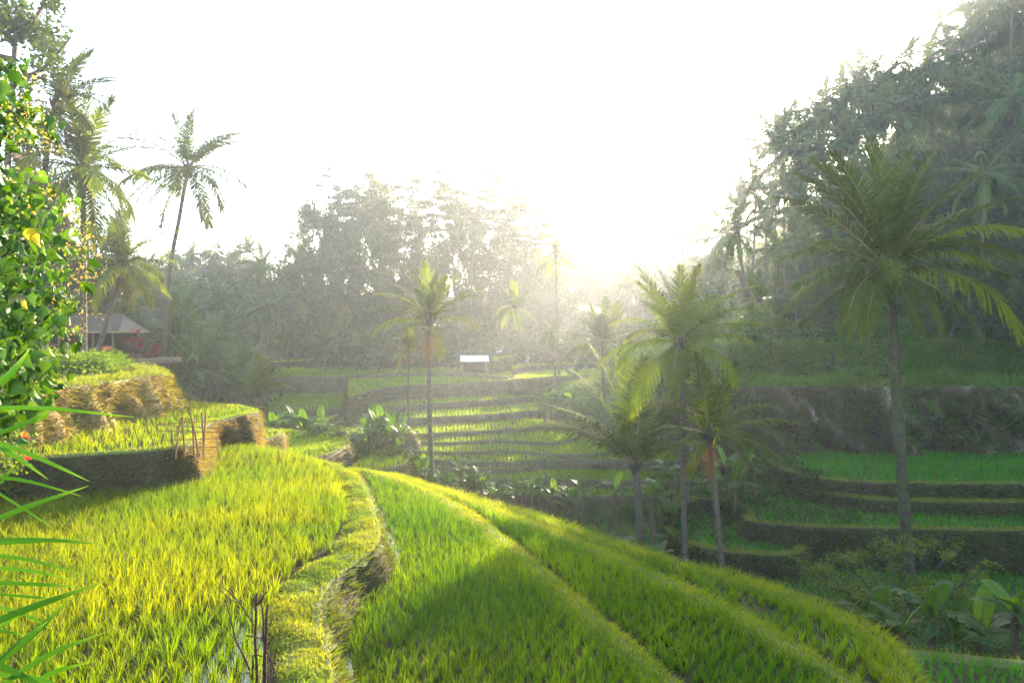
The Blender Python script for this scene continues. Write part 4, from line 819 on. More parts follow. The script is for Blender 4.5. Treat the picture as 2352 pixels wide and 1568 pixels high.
# dark undergrowth of the woods, nobody could count it
def undergrowth(name, pts, per, pr, ls, mat, lift=.3, vz=.7):
    mb = MB(); P = []
    for x, y in pts: P.append((x, y, float(surf(x, y)) + lift))
    P = np.array(P); n = len(P); sz = pr * rng.uniform(.5, 1.5, n); i = np.repeat(np.arange(n), per); q = rng.normal(0, 1, (len(i), 3)); q /= np.linalg.norm(q, axis=1)[:, None]; q *= (rng.random(len(i)) ** .4 * sz[i])[:, None]; q[:, 2] *= vz
    V, Q = leaf_quads(P[i] + q, ls, .3); t = np.repeat(np.clip(rng.random(n)[i] * .7 + rng.random(len(i)) * .35, 0, 1), 4)
    mb.add(V, Q, t=t, h=.5); return tag(put(name, mb.me(name, [M[mat]])), kind="stuff")
def scatter(x0, x1, y0, y1, n, f=None):
    x = rng.uniform(x0, x1, n); y = rng.uniform(y0, y1, n); ok = np.abs(x) < .85 * y + 6
    if f is not None: ok &= f(x, y)
    return list(zip(x[ok], y[ok]))
undergrowth("undergrowth", scatter(26, 105, 62, 118, 3600, lambda x, y: (x > 24 + (y - 62) * .15) & ((y > 64.5) | (x > 62))), 55, 1.8, .5, "leaf_dark", .6, 1.2)
undergrowth("undergrowth", scatter(-45, 26, 92, 112, 900, lambda x, y: (x > -.27 * y) | (y > 104) | (x < -.42 * y)), 55, 1.8, .55, "leaf_far", .8, 1.2)
undergrowth("undergrowth", scatter(-60, -17, 58, 105, 1100, lambda x, y: x < -.36 * y), 50, 1.5, .5, "leaf_far", .6, 1.1)
undergrowth("undergrowth", scatter(-60, 10, 112, 150, 600) + scatter(50, 90, 112, 150, 200) + scatter(10, 120, 185, 235, 500), 40, 2.4, .8, "leaf_far", 1.2, 1.4)
undergrowth("undergrowth", scatter(14, 34, 52, 100, 500), 45, 1.1, .35, "leaf_dark", .5, 1.0)
undergrowth("ground_cover", [(atd(px, 1100, d).x, d) for px, d in [(rng.uniform(1900, 2500), rng.uniform(17, 27)) for _ in range(420)]], 60, .45, .13, "leaf_dark", .15)
undergrowth("ground_cover", [(rng.uniform(-2.5, 9), rng.uniform(42.6, 44.6)) for _ in range(300)], 50, .55, .16, "leaf_dark", .1)
undergrowth("ground_cover", [(rng.uniform(-11, -3), rng.uniform(36, 43)) for _ in range(220)], 50, .6, .17, "leaf_dark", .2)
undergrowth("ground_cover", [(rng.uniform(9, 19), rng.uniform(37, 50)) for _ in range(320)], 50, .6, .18, "leaf_dark", .1)
undergrowth("bank_plants", [(rng.uniform(20, 45), rng.uniform(51, 66)) for _ in range(160)], 60, .5, .2, "leaf_shrub", .3)
undergrowth("ground_cover", [(rng.uniform(-26, -14), rng.uniform(22, 34)) for _ in range(260)], 50, .45, .14, "leaf_shrub", .1)
undergrowth("ground_cover", [(rng.uniform(-26, -13), rng.uniform(34, 58)) for _ in range(320)], 50, .6, .2, "leaf_far", .1)
# ------------------------------------------------------------------ banana plants
BL = {}
def banana_leaf(var, mat="banana"):
    if (var, mat) in BL: return BL[(var, mat)]
    r = np.random.default_rng(50 + var); mb = MB()
    e0, bend = [(1.35, .5), (1.1, 1.2), (.9, 1.6), (.7, 1.9), (.35, 1.6)][var]
    C = rachis_curve(1.0, e0, bend, 16, r.uniform(-.06, .06)); D = np.gradient(C, axis=0); D /= np.linalg.norm(D, axis=1)[:, None]
    mb.tube(C, np.linspace(.02, .004, 16), 4, m=1, cap=False)
    torn = var >= 2; n = 22; u = np.linspace(.16, 1, n + 1); hw = .155 * np.sin(np.pi * np.clip((u - .13) / .9, 0, 1)) ** .55
    S = np.cross(D, [0, 0, 1.0]); S /= np.linalg.norm(S, axis=1)[:, None] + 1e-9; N = np.cross(S, D)
    at = lambda A, q: np.array([np.interp(q * 15, np.arange(16), A[:, k]) for k in range(3)])
    for sg in (1, -1):
        g = r.uniform(.15, .45)
        for i in range(n):
            if torn and r.random() < .28: g = r.uniform(-.55, .5)
            gap = .25 if torn and r.random() < .4 else 0
            a, b = u[i], u[i + 1] - gap * (u[1] - u[0]); V = []; dr = r.uniform(.0, .25) if torn else .03
            for q, w_ in ((a, hw[i]), (b, hw[i + 1])):
                p = at(C, q); s_ = at(S, q) * sg; nn = at(N, q); dd = at(D, q)
                m_ = p + s_ * w_ * .55 + nn * w_ * g * .6 + dd * w_ * .12; o_ = p + s_ * w_ + nn * w_ * g * .4 + dd * w_ * .3 - np.array([0, 0, w_ * dr * 1.6])
                V += [p, m_, o_]
            mb.add(V, [(0, 1, 4, 3), (1, 2, 5, 4)], t=np.clip(.4 + r.normal(0, .12), 0, 1), h=[0, .4, 1 if torn else .6] * 2)
    me = mb.me("leaf", [M[mat], M["rachis"]]); BL[(var, mat)] = me; return me
BS = []
for s in range(3):
    mb = MB(); a = rng.random() * 6.28
    mb.tube(bez([(0, 0, 0), (.03 * math.cos(a), .03 * math.sin(a), .5), (.08 * math.cos(a), .08 * math.sin(a), 1)], 10), np.linspace(.1, .055, 10), 8); BS.append(mb.me("stem", [M["banana_stem"]], True)); BS[-1]["top"] = (.08 * math.cos(a), .08 * math.sin(a))
def banana(label, px, py, d, h, L, n=7, group=None, light=.15, z=None):
    c = atd(px, py, d); g = surf(c.x, c.y) - .08; root = empty("banana_plant", (c.x, c.y, g)); tag(root, label, "banana plant", group)
    s = BS[rng.integers(3)]; st = put("stem", s, root, sc=(1.2 + h * .2, 1.2 + h * .2, h)); tp = s["top"]; k = 1.2 + h * .2
    a0 = rng.random() * 6.28
    for i in range(n):
        v = [0, 1, 1, 2, 2, 3, 3, 4, 4][i % 9]; mt = "banana_light" if rng.random() < light and v < 2 else "banana"
        put("leaf", banana_leaf(v, mt), root, (tp[0] * k, tp[1] * k, h - .05), (rng.normal(0, .08), rng.normal(0, .08), a0 + i * 2.4 + rng.normal(0, .3)), (L * rng.uniform(.8, 1.1),) * 3)
    return root
def bananas(pts, phrase, group, h, L, n=7, light=.15):
    for i, p in enumerate(sorted(pts)):
        banana(f"{ORD[i]} banana plant from the left {phrase}", p[0], p[1], p[2], h * rng.uniform(.8, 1.2) * (p[3] if len(p) > 3 else 1), L * rng.uniform(.85, 1.15), n, group, light)
bananas([(1062, 1160, 42.8), (1084, 1160, 43.2), (1108, 1165, 42.4), (1132, 1165, 43.4), (1156, 1170, 43), (1188, 1172, 42.6), (1206, 1172, 43.4), (1222, 1175, 42.2), (1242, 1172, 43.2), (1262, 1172, 42.8), (1278, 1172, 43.4), (1300, 1172, 43), (1322, 1168, 42.8), (1345, 1160, 43.4)],
        "in the long row below the bright middle fields", "long row of banana plants below the middle fields", 2.0, 1.35, 6, .2)
bananas([(850, 1050, 38), (868, 1060, 39), (890, 1070, 37.5), (905, 1080, 39), (925, 1090, 37), (945, 1100, 39.5), (960, 1105, 37.5), (1010, 1110, 38.5), (1030, 1120, 40), (1045, 1125, 38.5), (975, 1090, 41), (880, 1050, 40), (915, 1065, 41), (938, 1075, 40.5), (860, 1035, 41), (990, 1105, 37.5), (950, 1080, 38.3)],
        "in the thicket around the pale mid-valley palm", "banana thicket around the mid-valley palm", 1.1, 1.35, 10, .3)
bananas([(628, 985, 41), (655, 990, 42), (680, 985, 43), (700, 990, 41.5), (720, 985, 43), (738, 985, 42)], "in the clump beyond the left-hand rice shelf", "banana clump beyond the left-hand rice shelf", 1.6, 1.7, 9, .3)
bananas([(1252, 945, 64), (1268, 945, 65), (1282, 945, 64), (1300, 940, 66), (1315, 945, 65)], "at the right end of the far terraces", "bananas at the end of the far terraces", 1.8, 2.0, 8, .2)
bananas([(1390, 1262, 35), (1408, 1268, 34.5), (1428, 1272, 35.2), (1448, 1275, 34.6), (1500, 1280, 34.4), (1520, 1282, 35), (1478, 1280, 36)], "in the clump beside the short young palm", "banana clump beside the short young palm", 1.5, 1.35, 8, .25)
bananas([(1650, 1130, 41), (1672, 1125, 42), (1690, 1120, 41), (1712, 1118, 42.5), (1735, 1110, 43)], "between the curved palm and the fields", "bananas between the curved palm and the fields", 2.2, 1.6, 8, .2)
bananas([(1415, 1150, 41), (1500, 1165, 39), (1520, 1170, 40), (1545, 1160, 41)], "around the foot of the young palm's far side", "bananas around the young palm", 2.4, 1.6, 7, .2)
bananas([(1905, 1420, 23.5, .6), (1950, 1420, 23.8, .6), (2010, 1450, 23, .7), (2080, 1520, 21, .9), (2145, 1520, 21.5, 1.1), (2200, 1520, 20.5, 1.15), (2250, 1500, 22, 1.0), (2330, 1480, 20.5, 1.5), (2390, 1500, 20, 1.4)],
        "in the dark hollow at the lower right", "bananas in the dark hollow", 1.6, 1.6, 7, .12)
bananas([(1785, 760, 62), (1830, 745, 63), (1755, 770, 61), (1860, 735, 64)], "at the wood's edge above the grassy bank", "bananas at the wood's edge", 1.8, 1.8, 7, .1)
bananas([(820, 830, 86), (870, 835, 86), (905, 832, 87), (940, 830, 86)], "in the hazy strip above the topmost long terrace", "bananas above the topmost long terrace", 1.6, 2.0, 7, .1)

# ------------------------------------------------------------------ shrubs
def shrub(name, label, cat, root_loc, stems, tips, n_leaf, ls, mat, bark="darkbark", spread_=.3, rad=.03, shape=None, flat=.2, group=None):
    """stems: picture-free curves in metres from the root; leaves in rosettes round the tips"""
    root = empty(name, root_loc); tag(root, label, cat, group); mb = MB()
    for c in stems: mb.tube(c, np.linspace(rad, rad * .3, len(c)), 5)
    put("stems", mb.me("stems", [M[bark]], True), root)
    P = np.array(tips); i = np.repeat(np.arange(len(P)), n_leaf); q = rng.normal(0, spread_, (len(i), 3)) * [1, 1, .6]
    V, Q = leaf_quads(P[i] + q, ls, flat); mb = MB(); mb.add(V, Q, t=np.repeat(rng.random(len(P))[i] * .6 + rng.random(len(i)) * .4, 4), h=.5)
    put("foliage", mb.me("foliage", [M[mat]]), root); return root
def branchy(r, n, H, R, sub=4, low=.3):
    st = []; tips = []
    for i in range(n):
        a = i * 2.4 + r.normal(0, .3); rr = R * r.uniform(.4, 1); h = H * r.uniform(.55, 1)
        c = bez([(0, 0, 0), (rr * .3 * math.cos(a), rr * .3 * math.sin(a), h * .45), (rr * math.cos(a), rr * math.sin(a), h)], 9); st.append(c); tips.append(c[-1])
        for j in range(sub):
            k = r.integers(3, 8); b = a + r.uniform(-1.2, 1.2); l_ = R * r.uniform(.2, .5); e = c[k] + np.array([l_ * math.cos(b), l_ * math.sin(b), l_ * r.uniform(.0, .6)]); st.append(bez([c[k], (c[k] + e) / 2 + [0, 0, -.04], e], 5)); tips.append(e); tips.append((c[k] + e) / 2)
    return st, tips
r_ = np.random.default_rng(5)
c = atd(2060, 1400, 24.5); st, tips = branchy(r_, 15, 4.0, 2.9, 6); shrub("small_tree", "thin spreading small tree with yellow-green leaf rosettes in front of the mossy palm's foot", "small tree", (c.x, c.y, surf(c.x, c.y)), st, tips, 26, .15, "leaf_shrub", spread_=.17)
c = atd(1925, 1400, 25); st, tips = branchy(r_, 6, 3.4, .9, 3); shrub("sapling", "nearly bare dark sapling left of the spreading small tree", "sapling", (c.x, c.y, surf(c.x, c.y)), st, tips, 2, .12, "leaf_shrub", spread_=.1, rad=.025)
for i, (px, py, d, h, r0, lab) in enumerate([(700, 1010, 40, 1.0, .9, "round clipped-looking bush standing alone on the small green field"), (1060, 1130, 40.5, 2.2, 1.4, "dark rounded bush right behind the mid-valley palm's foot"), (2150, 800, 52, 1.2, 1.2, "leafy bush on the grassy bank right of the mossy trunk"),
        (1975, 815, 53, 1.3, 1.4, "light green bush in the middle of the grassy bank"), (2240, 740, 56, 2.0, 1.3, "tall bush on the upper grassy step")]):
    c = atd(px, py, d); st, tips = branchy(r_, 9, h, r0, 4); shrub("bush", lab, "bush", (c.x, c.y, surf(c.x, c.y) - .1), st, tips, 30, .15, "leaf_shrub" if i != 1 else "leaf_dark", spread_=.22)
# dead stump on the bank
c = atd(1912, 800, 54); root = empty("dead_stump", (c.x, c.y, surf(c.x, c.y) - .2)); tag(root, "crooked dead stump standing on the grassy bank under a hanging palm frond", "stump"); mb = MB()
mb.tube(bez([(0, 0, 0), (.1, 0, .9), (-.25, 0, 1.4), (.1, 0, 2.0), (-.15, 0, 2.6)], 16), np.linspace(.17, .07, 16), 6); put("stem", mb.me("stem", [M["darkbark"]], True), root)
mb = MB(); mb.tube(bez([(-.2, 0, 1.4), (-.6, 0, 1.7), (-.8, 0, 1.75)], 6), np.linspace(.07, .03, 6), 5); put("broken_branch", mb.me("broken_branch", [M["darkbark"]], True), root)

# ------------------------------------------------------------------ red cordylines
def cordyline(label, px, py, d, h, n=3, group=None):
    c = atd(px, py, d); g = surf(c.x, c.y) - .05; root = empty("red_cordyline", (c.x, c.y, g)); tag(root, label, "red-leaved plant", group); sb = MB(); lf = MB()
    for i in range(n):
        a = rng.random() * 6.28; tp = np.array([.25 * h * math.cos(a) * (n > 1), .25 * h * math.sin(a) * (n > 1), h * rng.uniform(.7, 1)]); sb.tube(bez([(0, 0, 0), tp * [.4, .4, .55], tp], 6), .02, 5)
        for k in range(3): # tufts up the stem
            q = tp * (1 - k * .16); m_ = 18; P = np.tile(q, (m_, 1)); az = rng.random(m_) * 6.28; U = np.stack([np.cos(az) * .8, np.sin(az) * .8, rng.uniform(-.1, 1.0, m_)], 1); U /= np.linalg.norm(U, axis=1)[:, None]
            V, Q, hv, kk = blades(P, np.full(m_, .36 * h / 1.6) * rng.uniform(.7, 1.2, m_), .07 * h / 1.6, az, .35, U, 3, np.stack([-np.sin(az), np.cos(az), np.zeros(m_)], 1)); lf.add(V, Q, t=np.repeat(np.clip(rng.random(m_) * .7 + .3 * (k == 0), 0, 1), kk), h=hv)
    put("stems", sb.me("stems", [M["twig"]]), root); put("leaves", lf.me("leaves", [M["redleaf"]]), root)
for i, (px, py, h) in enumerate([(308, 815, 2.0), (332, 815, 3.0), (350, 815, 2.3)]):
    cordyline(["shortest red-leaved plant, just outside the hut's corner post", "tallest red-leaved plant beside the hut", "red-leaved plant touching the slanting tall palm trunk"][i], px, py, 47, h, 3, "red-leaved plants beside the hut")
cordyline("crimson-leaved plant by the dirt path under the leafy shrub", 52, 1045, 17.0, 1.5, 2)

# ------------------------------------------------------------------ the hut
h0 = atd(243, 806, 47); hx, hy = h0.x, h0.y; hg = EYE + atd(243, 815, 47).z - EYE
root = empty("thatched_hut", (hx, hy, hg), RAD(-3)); tag(root, "open-sided wooden hut with a grey shingle roof on the left bank", "hut")
W_, D_h = 5.4, 2.6      # along x, along y
zf = 0
mb = MB(); mb.box((-1.1, 0, -.08), (W_ + .3, D_h + .3, .16)); mb.box((-1.1, 0, -.6), (W_ - .4, D_h - .4, .9)); put("floor", mb.me("floor", [M["woodpale"]]), root)
mb = MB(); mb.box((-1.2, D_h / 2 - .05, .8), (W_ - .2, .06, 1.55)); mb.box((-3.6, 0, .8), (.06, D_h - .2, 1.55)); mb.box((-.1, .2, .8), (.06, D_h - .6, 1.55)); put("wall", mb.me("wall", [M["darkwall"]]), root)
for x in (-3.6, -2.4, -.05, 1.35):
    mb = MB(); mb.box((x, -D_h / 2 + .08, .8), (.12, .12, 1.6)); put("post", mb.me("post", [M["wood"]]), root)
mb = MB(); mb.box((1.0, D_h / 2 - .12, .45), (.9, .05, .8)); put("side_panel", mb.me("side_panel", [M["wood"]]), root)
mb = MB(); rh, ov = 1.15, .45; xa, xb = -W_ / 2 - 1.1 - ov, W_ / 2 - 1.1 + ov; ya, yb = -D_h / 2 - ov, D_h / 2 + ov; z1 = 1.62; ins_ = .75
rows_ = 9
for side_ in (-1, 1):
    for i in range(rows_):       # courses of split shingles, each lapping over the one below
        a, b = i / rows_, (i + 1) / rows_ + .03; n_ = 30
        y0_ = side_ * (D_h / 2 + ov) * (1 - a); y1_ = side_ * (D_h / 2 + ov) * (1 - min(b, 1)); za = z1 + rh * a + .03; zb = z1 + rh * min(b, 1)
        for j in range(n_):
            x_0 = xa + ins_ * a + (xb - xa - 2 * ins_ * a) * j / n_; x_1 = xa + ins_ * a + (xb - xa - 2 * ins_ * a) * (j + .93) / n_; o_ = rng.uniform(0, .025)
            mb.add([(x_0, y0_, za + o_), (x_1, y0_, za + o_), (x_1, y1_, zb + o_), (x_0, y1_, zb + o_)], [(0, 1, 2, 3) if side_ < 0 else (3, 2, 1, 0)])
for sx, s2 in ((xa, 1), (xb, -1)):
    mb.add([(sx, ya, z1), (sx, yb, z1), (sx + s2 * ins_, 0, z1 + rh)], T=[(0, 1, 2)])
mb.add([(xa, ya, z1), (xb, ya, z1), (xb, yb, z1), (xa, yb, z1)], [(0, 3, 2, 1)])
rf = put("roof", mb.me("roof", [M["shingle"]]), root)
mb = MB(); mb.box(((xa + xb) / 2, ya, z1 - .03), (xb - xa, .05, .12)); mb.box((xb, 0, z1 - .03), (.05, yb - ya - .06, .12)); put("eave_board", mb.me("eave_board", [M["woodpale"]]), rf)
mb = MB(); mb.tube([(xa + ins_, 0, z1 + rh + .03), (xb - ins_, 0, z1 + rh + .03)], .07, 6); put("ridge", mb.me("ridge", [M["shingle"]]), rf)
mb = MB(); mb.box((-.9, -D_h / 2 + .02, 1.38), (.42, .03, .26)); o_ = put("sign_board", mb.me("sign_board", [M["paper"]]), root)
# bench and cushion are things of their own
b_ = tag(empty("bench", (hx + .65, hy - .9, hg)), "low dark bench on the hut's terrace carrying an orange cushion", "bench"); mb = MB(); mb.box((0, 0, .27), (1.2, .45, .06)); put("seat", mb.me("seat", [M["darkwall"]]), b_)
for sx in (-.5, .5):
    mb = MB(); mb.box((sx, 0, .12), (.08, .4, .24)); put("leg", mb.me("leg", [M["darkwall"]]), b_)
mb = MB(); mb.tube(bez([(-.55, 0, 0), (-.3, 0, .04), (0, 0, .07), (.3, 0, .04), (.55, 0, 0)], 10), np.array([.05, .12, .15, .16, .16, .16, .16, .15, .12, .05]), 8)
o_ = put("cushion", mb.me("cushion", [M["orange"]], True), None, (hx + .65, hy - .9, hg + .44)); tag(o_, "orange cushion lying on the bench of the hut", "cushion")
b_ = tag(empty("plastic_chair", (hx + 1.75, hy + .3, hg)), "blue plastic chair at the hut's corner post", "chair"); mb = MB(); mb.box((0, 0, .42), (.42, .42, .04)); put("seat", mb.me("seat", [M["blue"]]), b_)
mb = MB(); mb.box((0, .2, .68), (.4, .04, .46)); put("backrest", mb.me("backrest", [M["blue"]]), b_)
for sx in (-.18, .18):
    for sy in (-.18, .18):
        mb = MB(); mb.tube([(sx * 1.1, sy * 1.1, 0), (sx, sy, .42)], .02, 5); put("leg", mb.me("leg", [M["blue"]]), b_)
b_ = tag(empty("bamboo_railing", (hx - 2.2, hy - 2.2, hg)), "sloping bamboo handrail in front of the hut", "railing")
mb = MB(); mb.tube([(-2.2, .0, 1.0), (2.0, .0, .62)], .035, 6); put("rail", mb.me("rail", [M["bamboo"]]), b_)
for i, x in enumerate((-2.1, -.8, .6, 1.95)):
    mb = MB(); mb.tube([(x, 0, -.5), (x, 0, .98 - (x + 2.2) * .09)], .03, 5); put("post", mb.me("post", [M["bamboo"]]), b_)
mb = MB(); mb.box((1.55, 0, .2), (1.0, .05, .14)); put("board", mb.me("board", [M["woodpale"]]), b_)
mb = MB(); mb.box((0, 0, 0), (3.8, 1.6, .35)); o_ = put("stone_ledge", mb.me("stone_ledge", [M["dirt"]]), None, (hx + 3.1, hy - .3, hg - .35)); tag(o_, "pale earthen ledge under the red-leaved plants beside the hut", "ledge")

# ------------------------------------------------------------------ shelter with white metal roof on the far terrace
c = atd(1090, 864, 83.5); sx_, sy_ = c.x, c.y; sz = EYE - 6.0
root = empty("field_shelter", (sx_, sy_, sz), RAD(4)); tag(root, "small field shelter with a white sheet-metal roof on the upper terrace", "shelter")
for x, y in ((-1.45, -.7), (1.3, -.7), (-1.0, .9), (1.5, .9)):
    mb = MB(); mb.tube([(x, y, -.3), (x, y, 1.55 + (y + .7) * .25)], .06, 6); put("post", mb.me("post", [M["woodpale"]]), root)
mb = MB(); n_ = 30
for i in range(n_):
    x0_, x1_ = -1.75 + 3.5 * i / n_, -1.75 + 3.5 * (i + 1) / n_; a, b = (.03, 0) if i % 2 else (0, .03)
    mb.add([(x0_, -1.0, 1.5 + a), (x1_, -1.0, 1.5 + b), (x1_, 1.2, 2.15 + b), (x0_, 1.2, 2.15 + a)], [(0, 1, 2, 3)])
put("roof", mb.me("roof", [M["tin"]]), root)
mb = MB(); mb.box((0, .85, .65), (2.8, .05, 1.3)); put("back_wall", mb.me("back_wall", [M["darkwall"]]), root)
mb = MB()
for i in range(40):
    a = rng.random() * 6.28; p = np.array([rng.uniform(-1.5, .2), rng.uniform(-.5, .3), rng.uniform(.05, .4)]); mb.tube([p, p + [math.cos(a) * .6, math.sin(a) * .4, rng.uniform(-.05, .25)]], .02, 4)
o_ = put("brushwood", mb.me("brushwood", [M["twig"]]), None, (sx_, sy_, sz)); tag(o_, "pile of dry brushwood under the white-roofed shelter", "brushwood")
mb = MB(); mb.tube([(1.9, -.2, 1.6), (4.6, -1.6, -.4)], .05, 5); o_ = put("bamboo_pole", mb.me("bamboo_pole", [M["bamboo"]]), None, (sx_, sy_, sz)); tag(o_, "long bamboo pole sloping down beside the white-roofed shelter", "pole")
# small shrine, notice board and marker beyond
for px, nm, lab in ((1075, "shrine", "little pale shrine on the top terrace above the shelter"), (1211, "marker_post", "slim white post shrine right of the little notice board")):
    c = atd(px, 790, 93); root = empty(nm, (c.x, c.y, surf(c.x, c.y))); tag(root, lab, "shrine"); s_ = 1 if px < 1100 else .85
    mb = MB(); mb.box((0, 0, .35), (.5 * s_, .5 * s_, .7)); mb.box((0, 0, .9), (.7 * s_, .6 * s_, .4)); put("base", mb.me("base", [M["stone"] if px < 1100 else M["white"]]), root)
    mb = MB(); mb.add([(-.5, -.4, 1.1), (.5, -.4, 1.1), (.5, .4, 1.1), (-.5, .4, 1.1), (0, 0, 1.6)], T=[(0, 1, 4), (1, 2, 4), (2, 3, 4), (3, 0, 4)]); put("roof", mb.me("roof", [M["bamboo"]]), root)
c = atd(1146, 790, 93); root = empty("notice_board", (c.x, c.y, surf(c.x, c.y))); tag(root, "small roofed board with three white panels at the terrace top", "board")
mb = MB(); mb.box((0, 0, .7), (1.15, .06, .7)); put("panel", mb.me("panel", [M["darkwall"]]), root)
for i in (-1, 0, 1):
    mb = MB(); mb.box((i * .35, -.05, .68), (.26, .02, .38)); put("sheet", mb.me("sheet", [M["paper"]]), root)
mb = MB(); mb.box((0, 0, 1.12), (1.4, .5, .06)); put("roof", mb.me("roof", [M["tin"]]), root)
for x in (-.5, .5):
    mb = MB(); mb.box((x, .06, .3), (.07, .05, .8)); put("leg", mb.me("leg", [M["wood"]]), root)

# ------------------------------------------------------------------ sticks and bamboo frames in the near fields
c = onz(425, 1033, -3.05); root = empty("cane_trellis", (c[0], c[1], EYE - 3.1)); tag(root, "rickety reddish bamboo frame of crossed canes on the tip of the upper rice shelf", "trellis")
for x, h in ((-.38, .55), (-.28, .8), (.1, .78), (.32, .5), (.44, .95), (.52, 1.0), (.0, 1.05), (.25, 1.0), (-.15, .6)):
    mb = MB(); mb.tube([(x, rng.uniform(-.2, .3), -.15), (x + rng.uniform(-.06, .06), rng.uniform(-.2, .3), h)], .022, 5); put("cane", mb.me("cane", [M["bamboo"]]), root)
for z, a in ((.72, .04), (.5, -.02), (.3, .03), (.12, .0), (.62, -.05)):
    mb = MB(); mb.tube([(-.72, .05, z - a), (.8, .02, z + a)], .011, 5); put("crossbar", mb.me("crossbar", [M["bamboo"]]), root)
def stick(label, pts, rad, mat="bamboo", name="stick", cat="stick"):
    P = np.array([tuple(atd(*p)) for p in pts]); o = P[0]; mb = MB(); mb.tube(bez(P - o, 8), np.linspace(rad, rad * .7, 8), 6); ob = put(name, mb.me(name, [M[mat]], True), None, tuple(o)); return tag(ob, label, cat)
stick("brown leaning cane on the lit corner of the rice shelf", [(506, 1058, 19), (496, 1000, 19.2)], .02)
stick("taller upright cane stuck at the foot of the dark bank", [(185, 1092, 16), (180, 1038, 16)], .022)
stick("short pale cane next to the taller one at the dark bank", [(174, 1092, 16), (168, 1062, 15.8)], .012)
stick("crossed short cane at the foot of the dark bank", [(166, 1092, 16), (174, 1066, 16.1)], .012)
stick("lone short cane standing in the yellow rice near the field's far edge", [(575, 1068, 18.5), (574, 1042, 18.5)], .02)
stick("thin cane standing by the low earthen corner beyond the field", [(640, 1072, 19), (640, 1025, 19)], .016)
stick("black stub of a post at the very bottom edge of the rice field", [(378, 1600, 7.9), (377, 1530, 7.9)], .03, "darkwall", "post_stub", "post")
# the dry twiggy plant in the foreground
tw = atd(598, 1640, 7.3); root = empty("dry_shrub", tuple(tw)); tag(root, "bare dry shrub with reddish brown upright stems at the bottom of the rice field", "dry shrub")
def tp(zx, zy, dd=0): return tuple(atd((500 + zx / 5.227) * .8711, (1500 + zy / 5.227) * .8711, 7.3 + dd) - tw)
for pts, rd in ([[(925, 1620), (930, 1400), (905, 1000), (915, 700), (915, 480), (930, 330)], .017], [[(1030, 1620), (1035, 1200), (1050, 900), (1070, 480)], .022], [[(1010, 1000), (1015, 700), (985, 420)], .013], [[(930, 480), (985, 430), (1030, 340), (1080, 310)], .012],
                [[(885, 770), (830, 680), (700, 480), (560, 330), (460, 235), (455, 90)], .009], [[(650, 455), (520, 380), (320, 190)], .006], [[(830, 1390), (750, 1200), (640, 980), (600, 830), (540, 590), (490, 410)], .011], [[(640, 1000), (560, 880)], .005],
                [[(780, 910), (900, 930), (1030, 970)], .008], [[(660, 1020), (760, 1000), (860, 930)], .004], [[(890, 1190), (1000, 1010)], .006], [[(1060, 1100), (1130, 960), (1290, 810)], .006], [[(1060, 1120), (1140, 1300), (1210, 1510)], .01], [[(1160, 1300), (1210, 1050), (1250, 870)], .005],
                [[(870, 1560), (870, 1300), (890, 1180), (1000, 1200)], .012], [[(860, 880), (860, 600), (870, 350)], .008], [[(1040, 960), (1150, 620)], .005], [[(600, 1360), (740, 1440), (870, 1400)], .005], [[(1050, 1420), (1110, 1500), (1200, 1480)], .006]):
    P = [np.array(tp(x, y, rng.uniform(-.04, .04))) for x, y in pts]
    mb = MB(); k = max(8, len(P) * 4); rr = np.linspace(rd, rd * .55, k) * (1 + .12 * (np.arange(k) % 4 == 0)); mb.tube(bez(P, k) if len(P) > 2 else np.linspace(P[0], P[1], k), rr, 6); put("stem", mb.me("stem", [M["twig"]], True), root)

# ------------------------------------------------------------------ strap leaves at the lower left, close to the lens
root = empty("strap_leaved_plant", (-3.0, 2.3, EYE - 2.2)); tag(root, "bright green plant with long narrow strap leaves reaching in from the lower left edge", "strap-leaved plant")
def strap(p0, pm, p1, d0, w, d1=None):
    d1 = d1 or d0; P = bez([atd(*p0, d0), atd(*pm, (d0 + d1) / 2), atd(*p1, d1)], 14) - np.array(root.location); T = np.gradient(P, axis=0); T /= np.linalg.norm(T, axis=1)[:, None]
    S = np.cross(T, [0, 1, .25]); S /= np.linalg.norm(S, axis=1)[:, None]; Nn = np.cross(S, T); s = np.linspace(0, 1, 14); ww = (w * (.75 + .35 * np.sin(s * 3.0)) * (1 - s ** 4) + .0008)[:, None]
    V = np.stack([P - S * ww + Nn * ww * .35, P, P + S * ww + Nn * ww * .35], 1).reshape(-1, 3); i = np.arange(13)[:, None] * 3
    Q = np.concatenate([i + [0, 1, 4, 3], i + [1, 2, 5, 4]]); mb = MB(); mb.add(V, Q, t=rng.random(), h=np.repeat(s, 3)); put("leaf", mb.me("leaf", [M["strap"]], True), root)
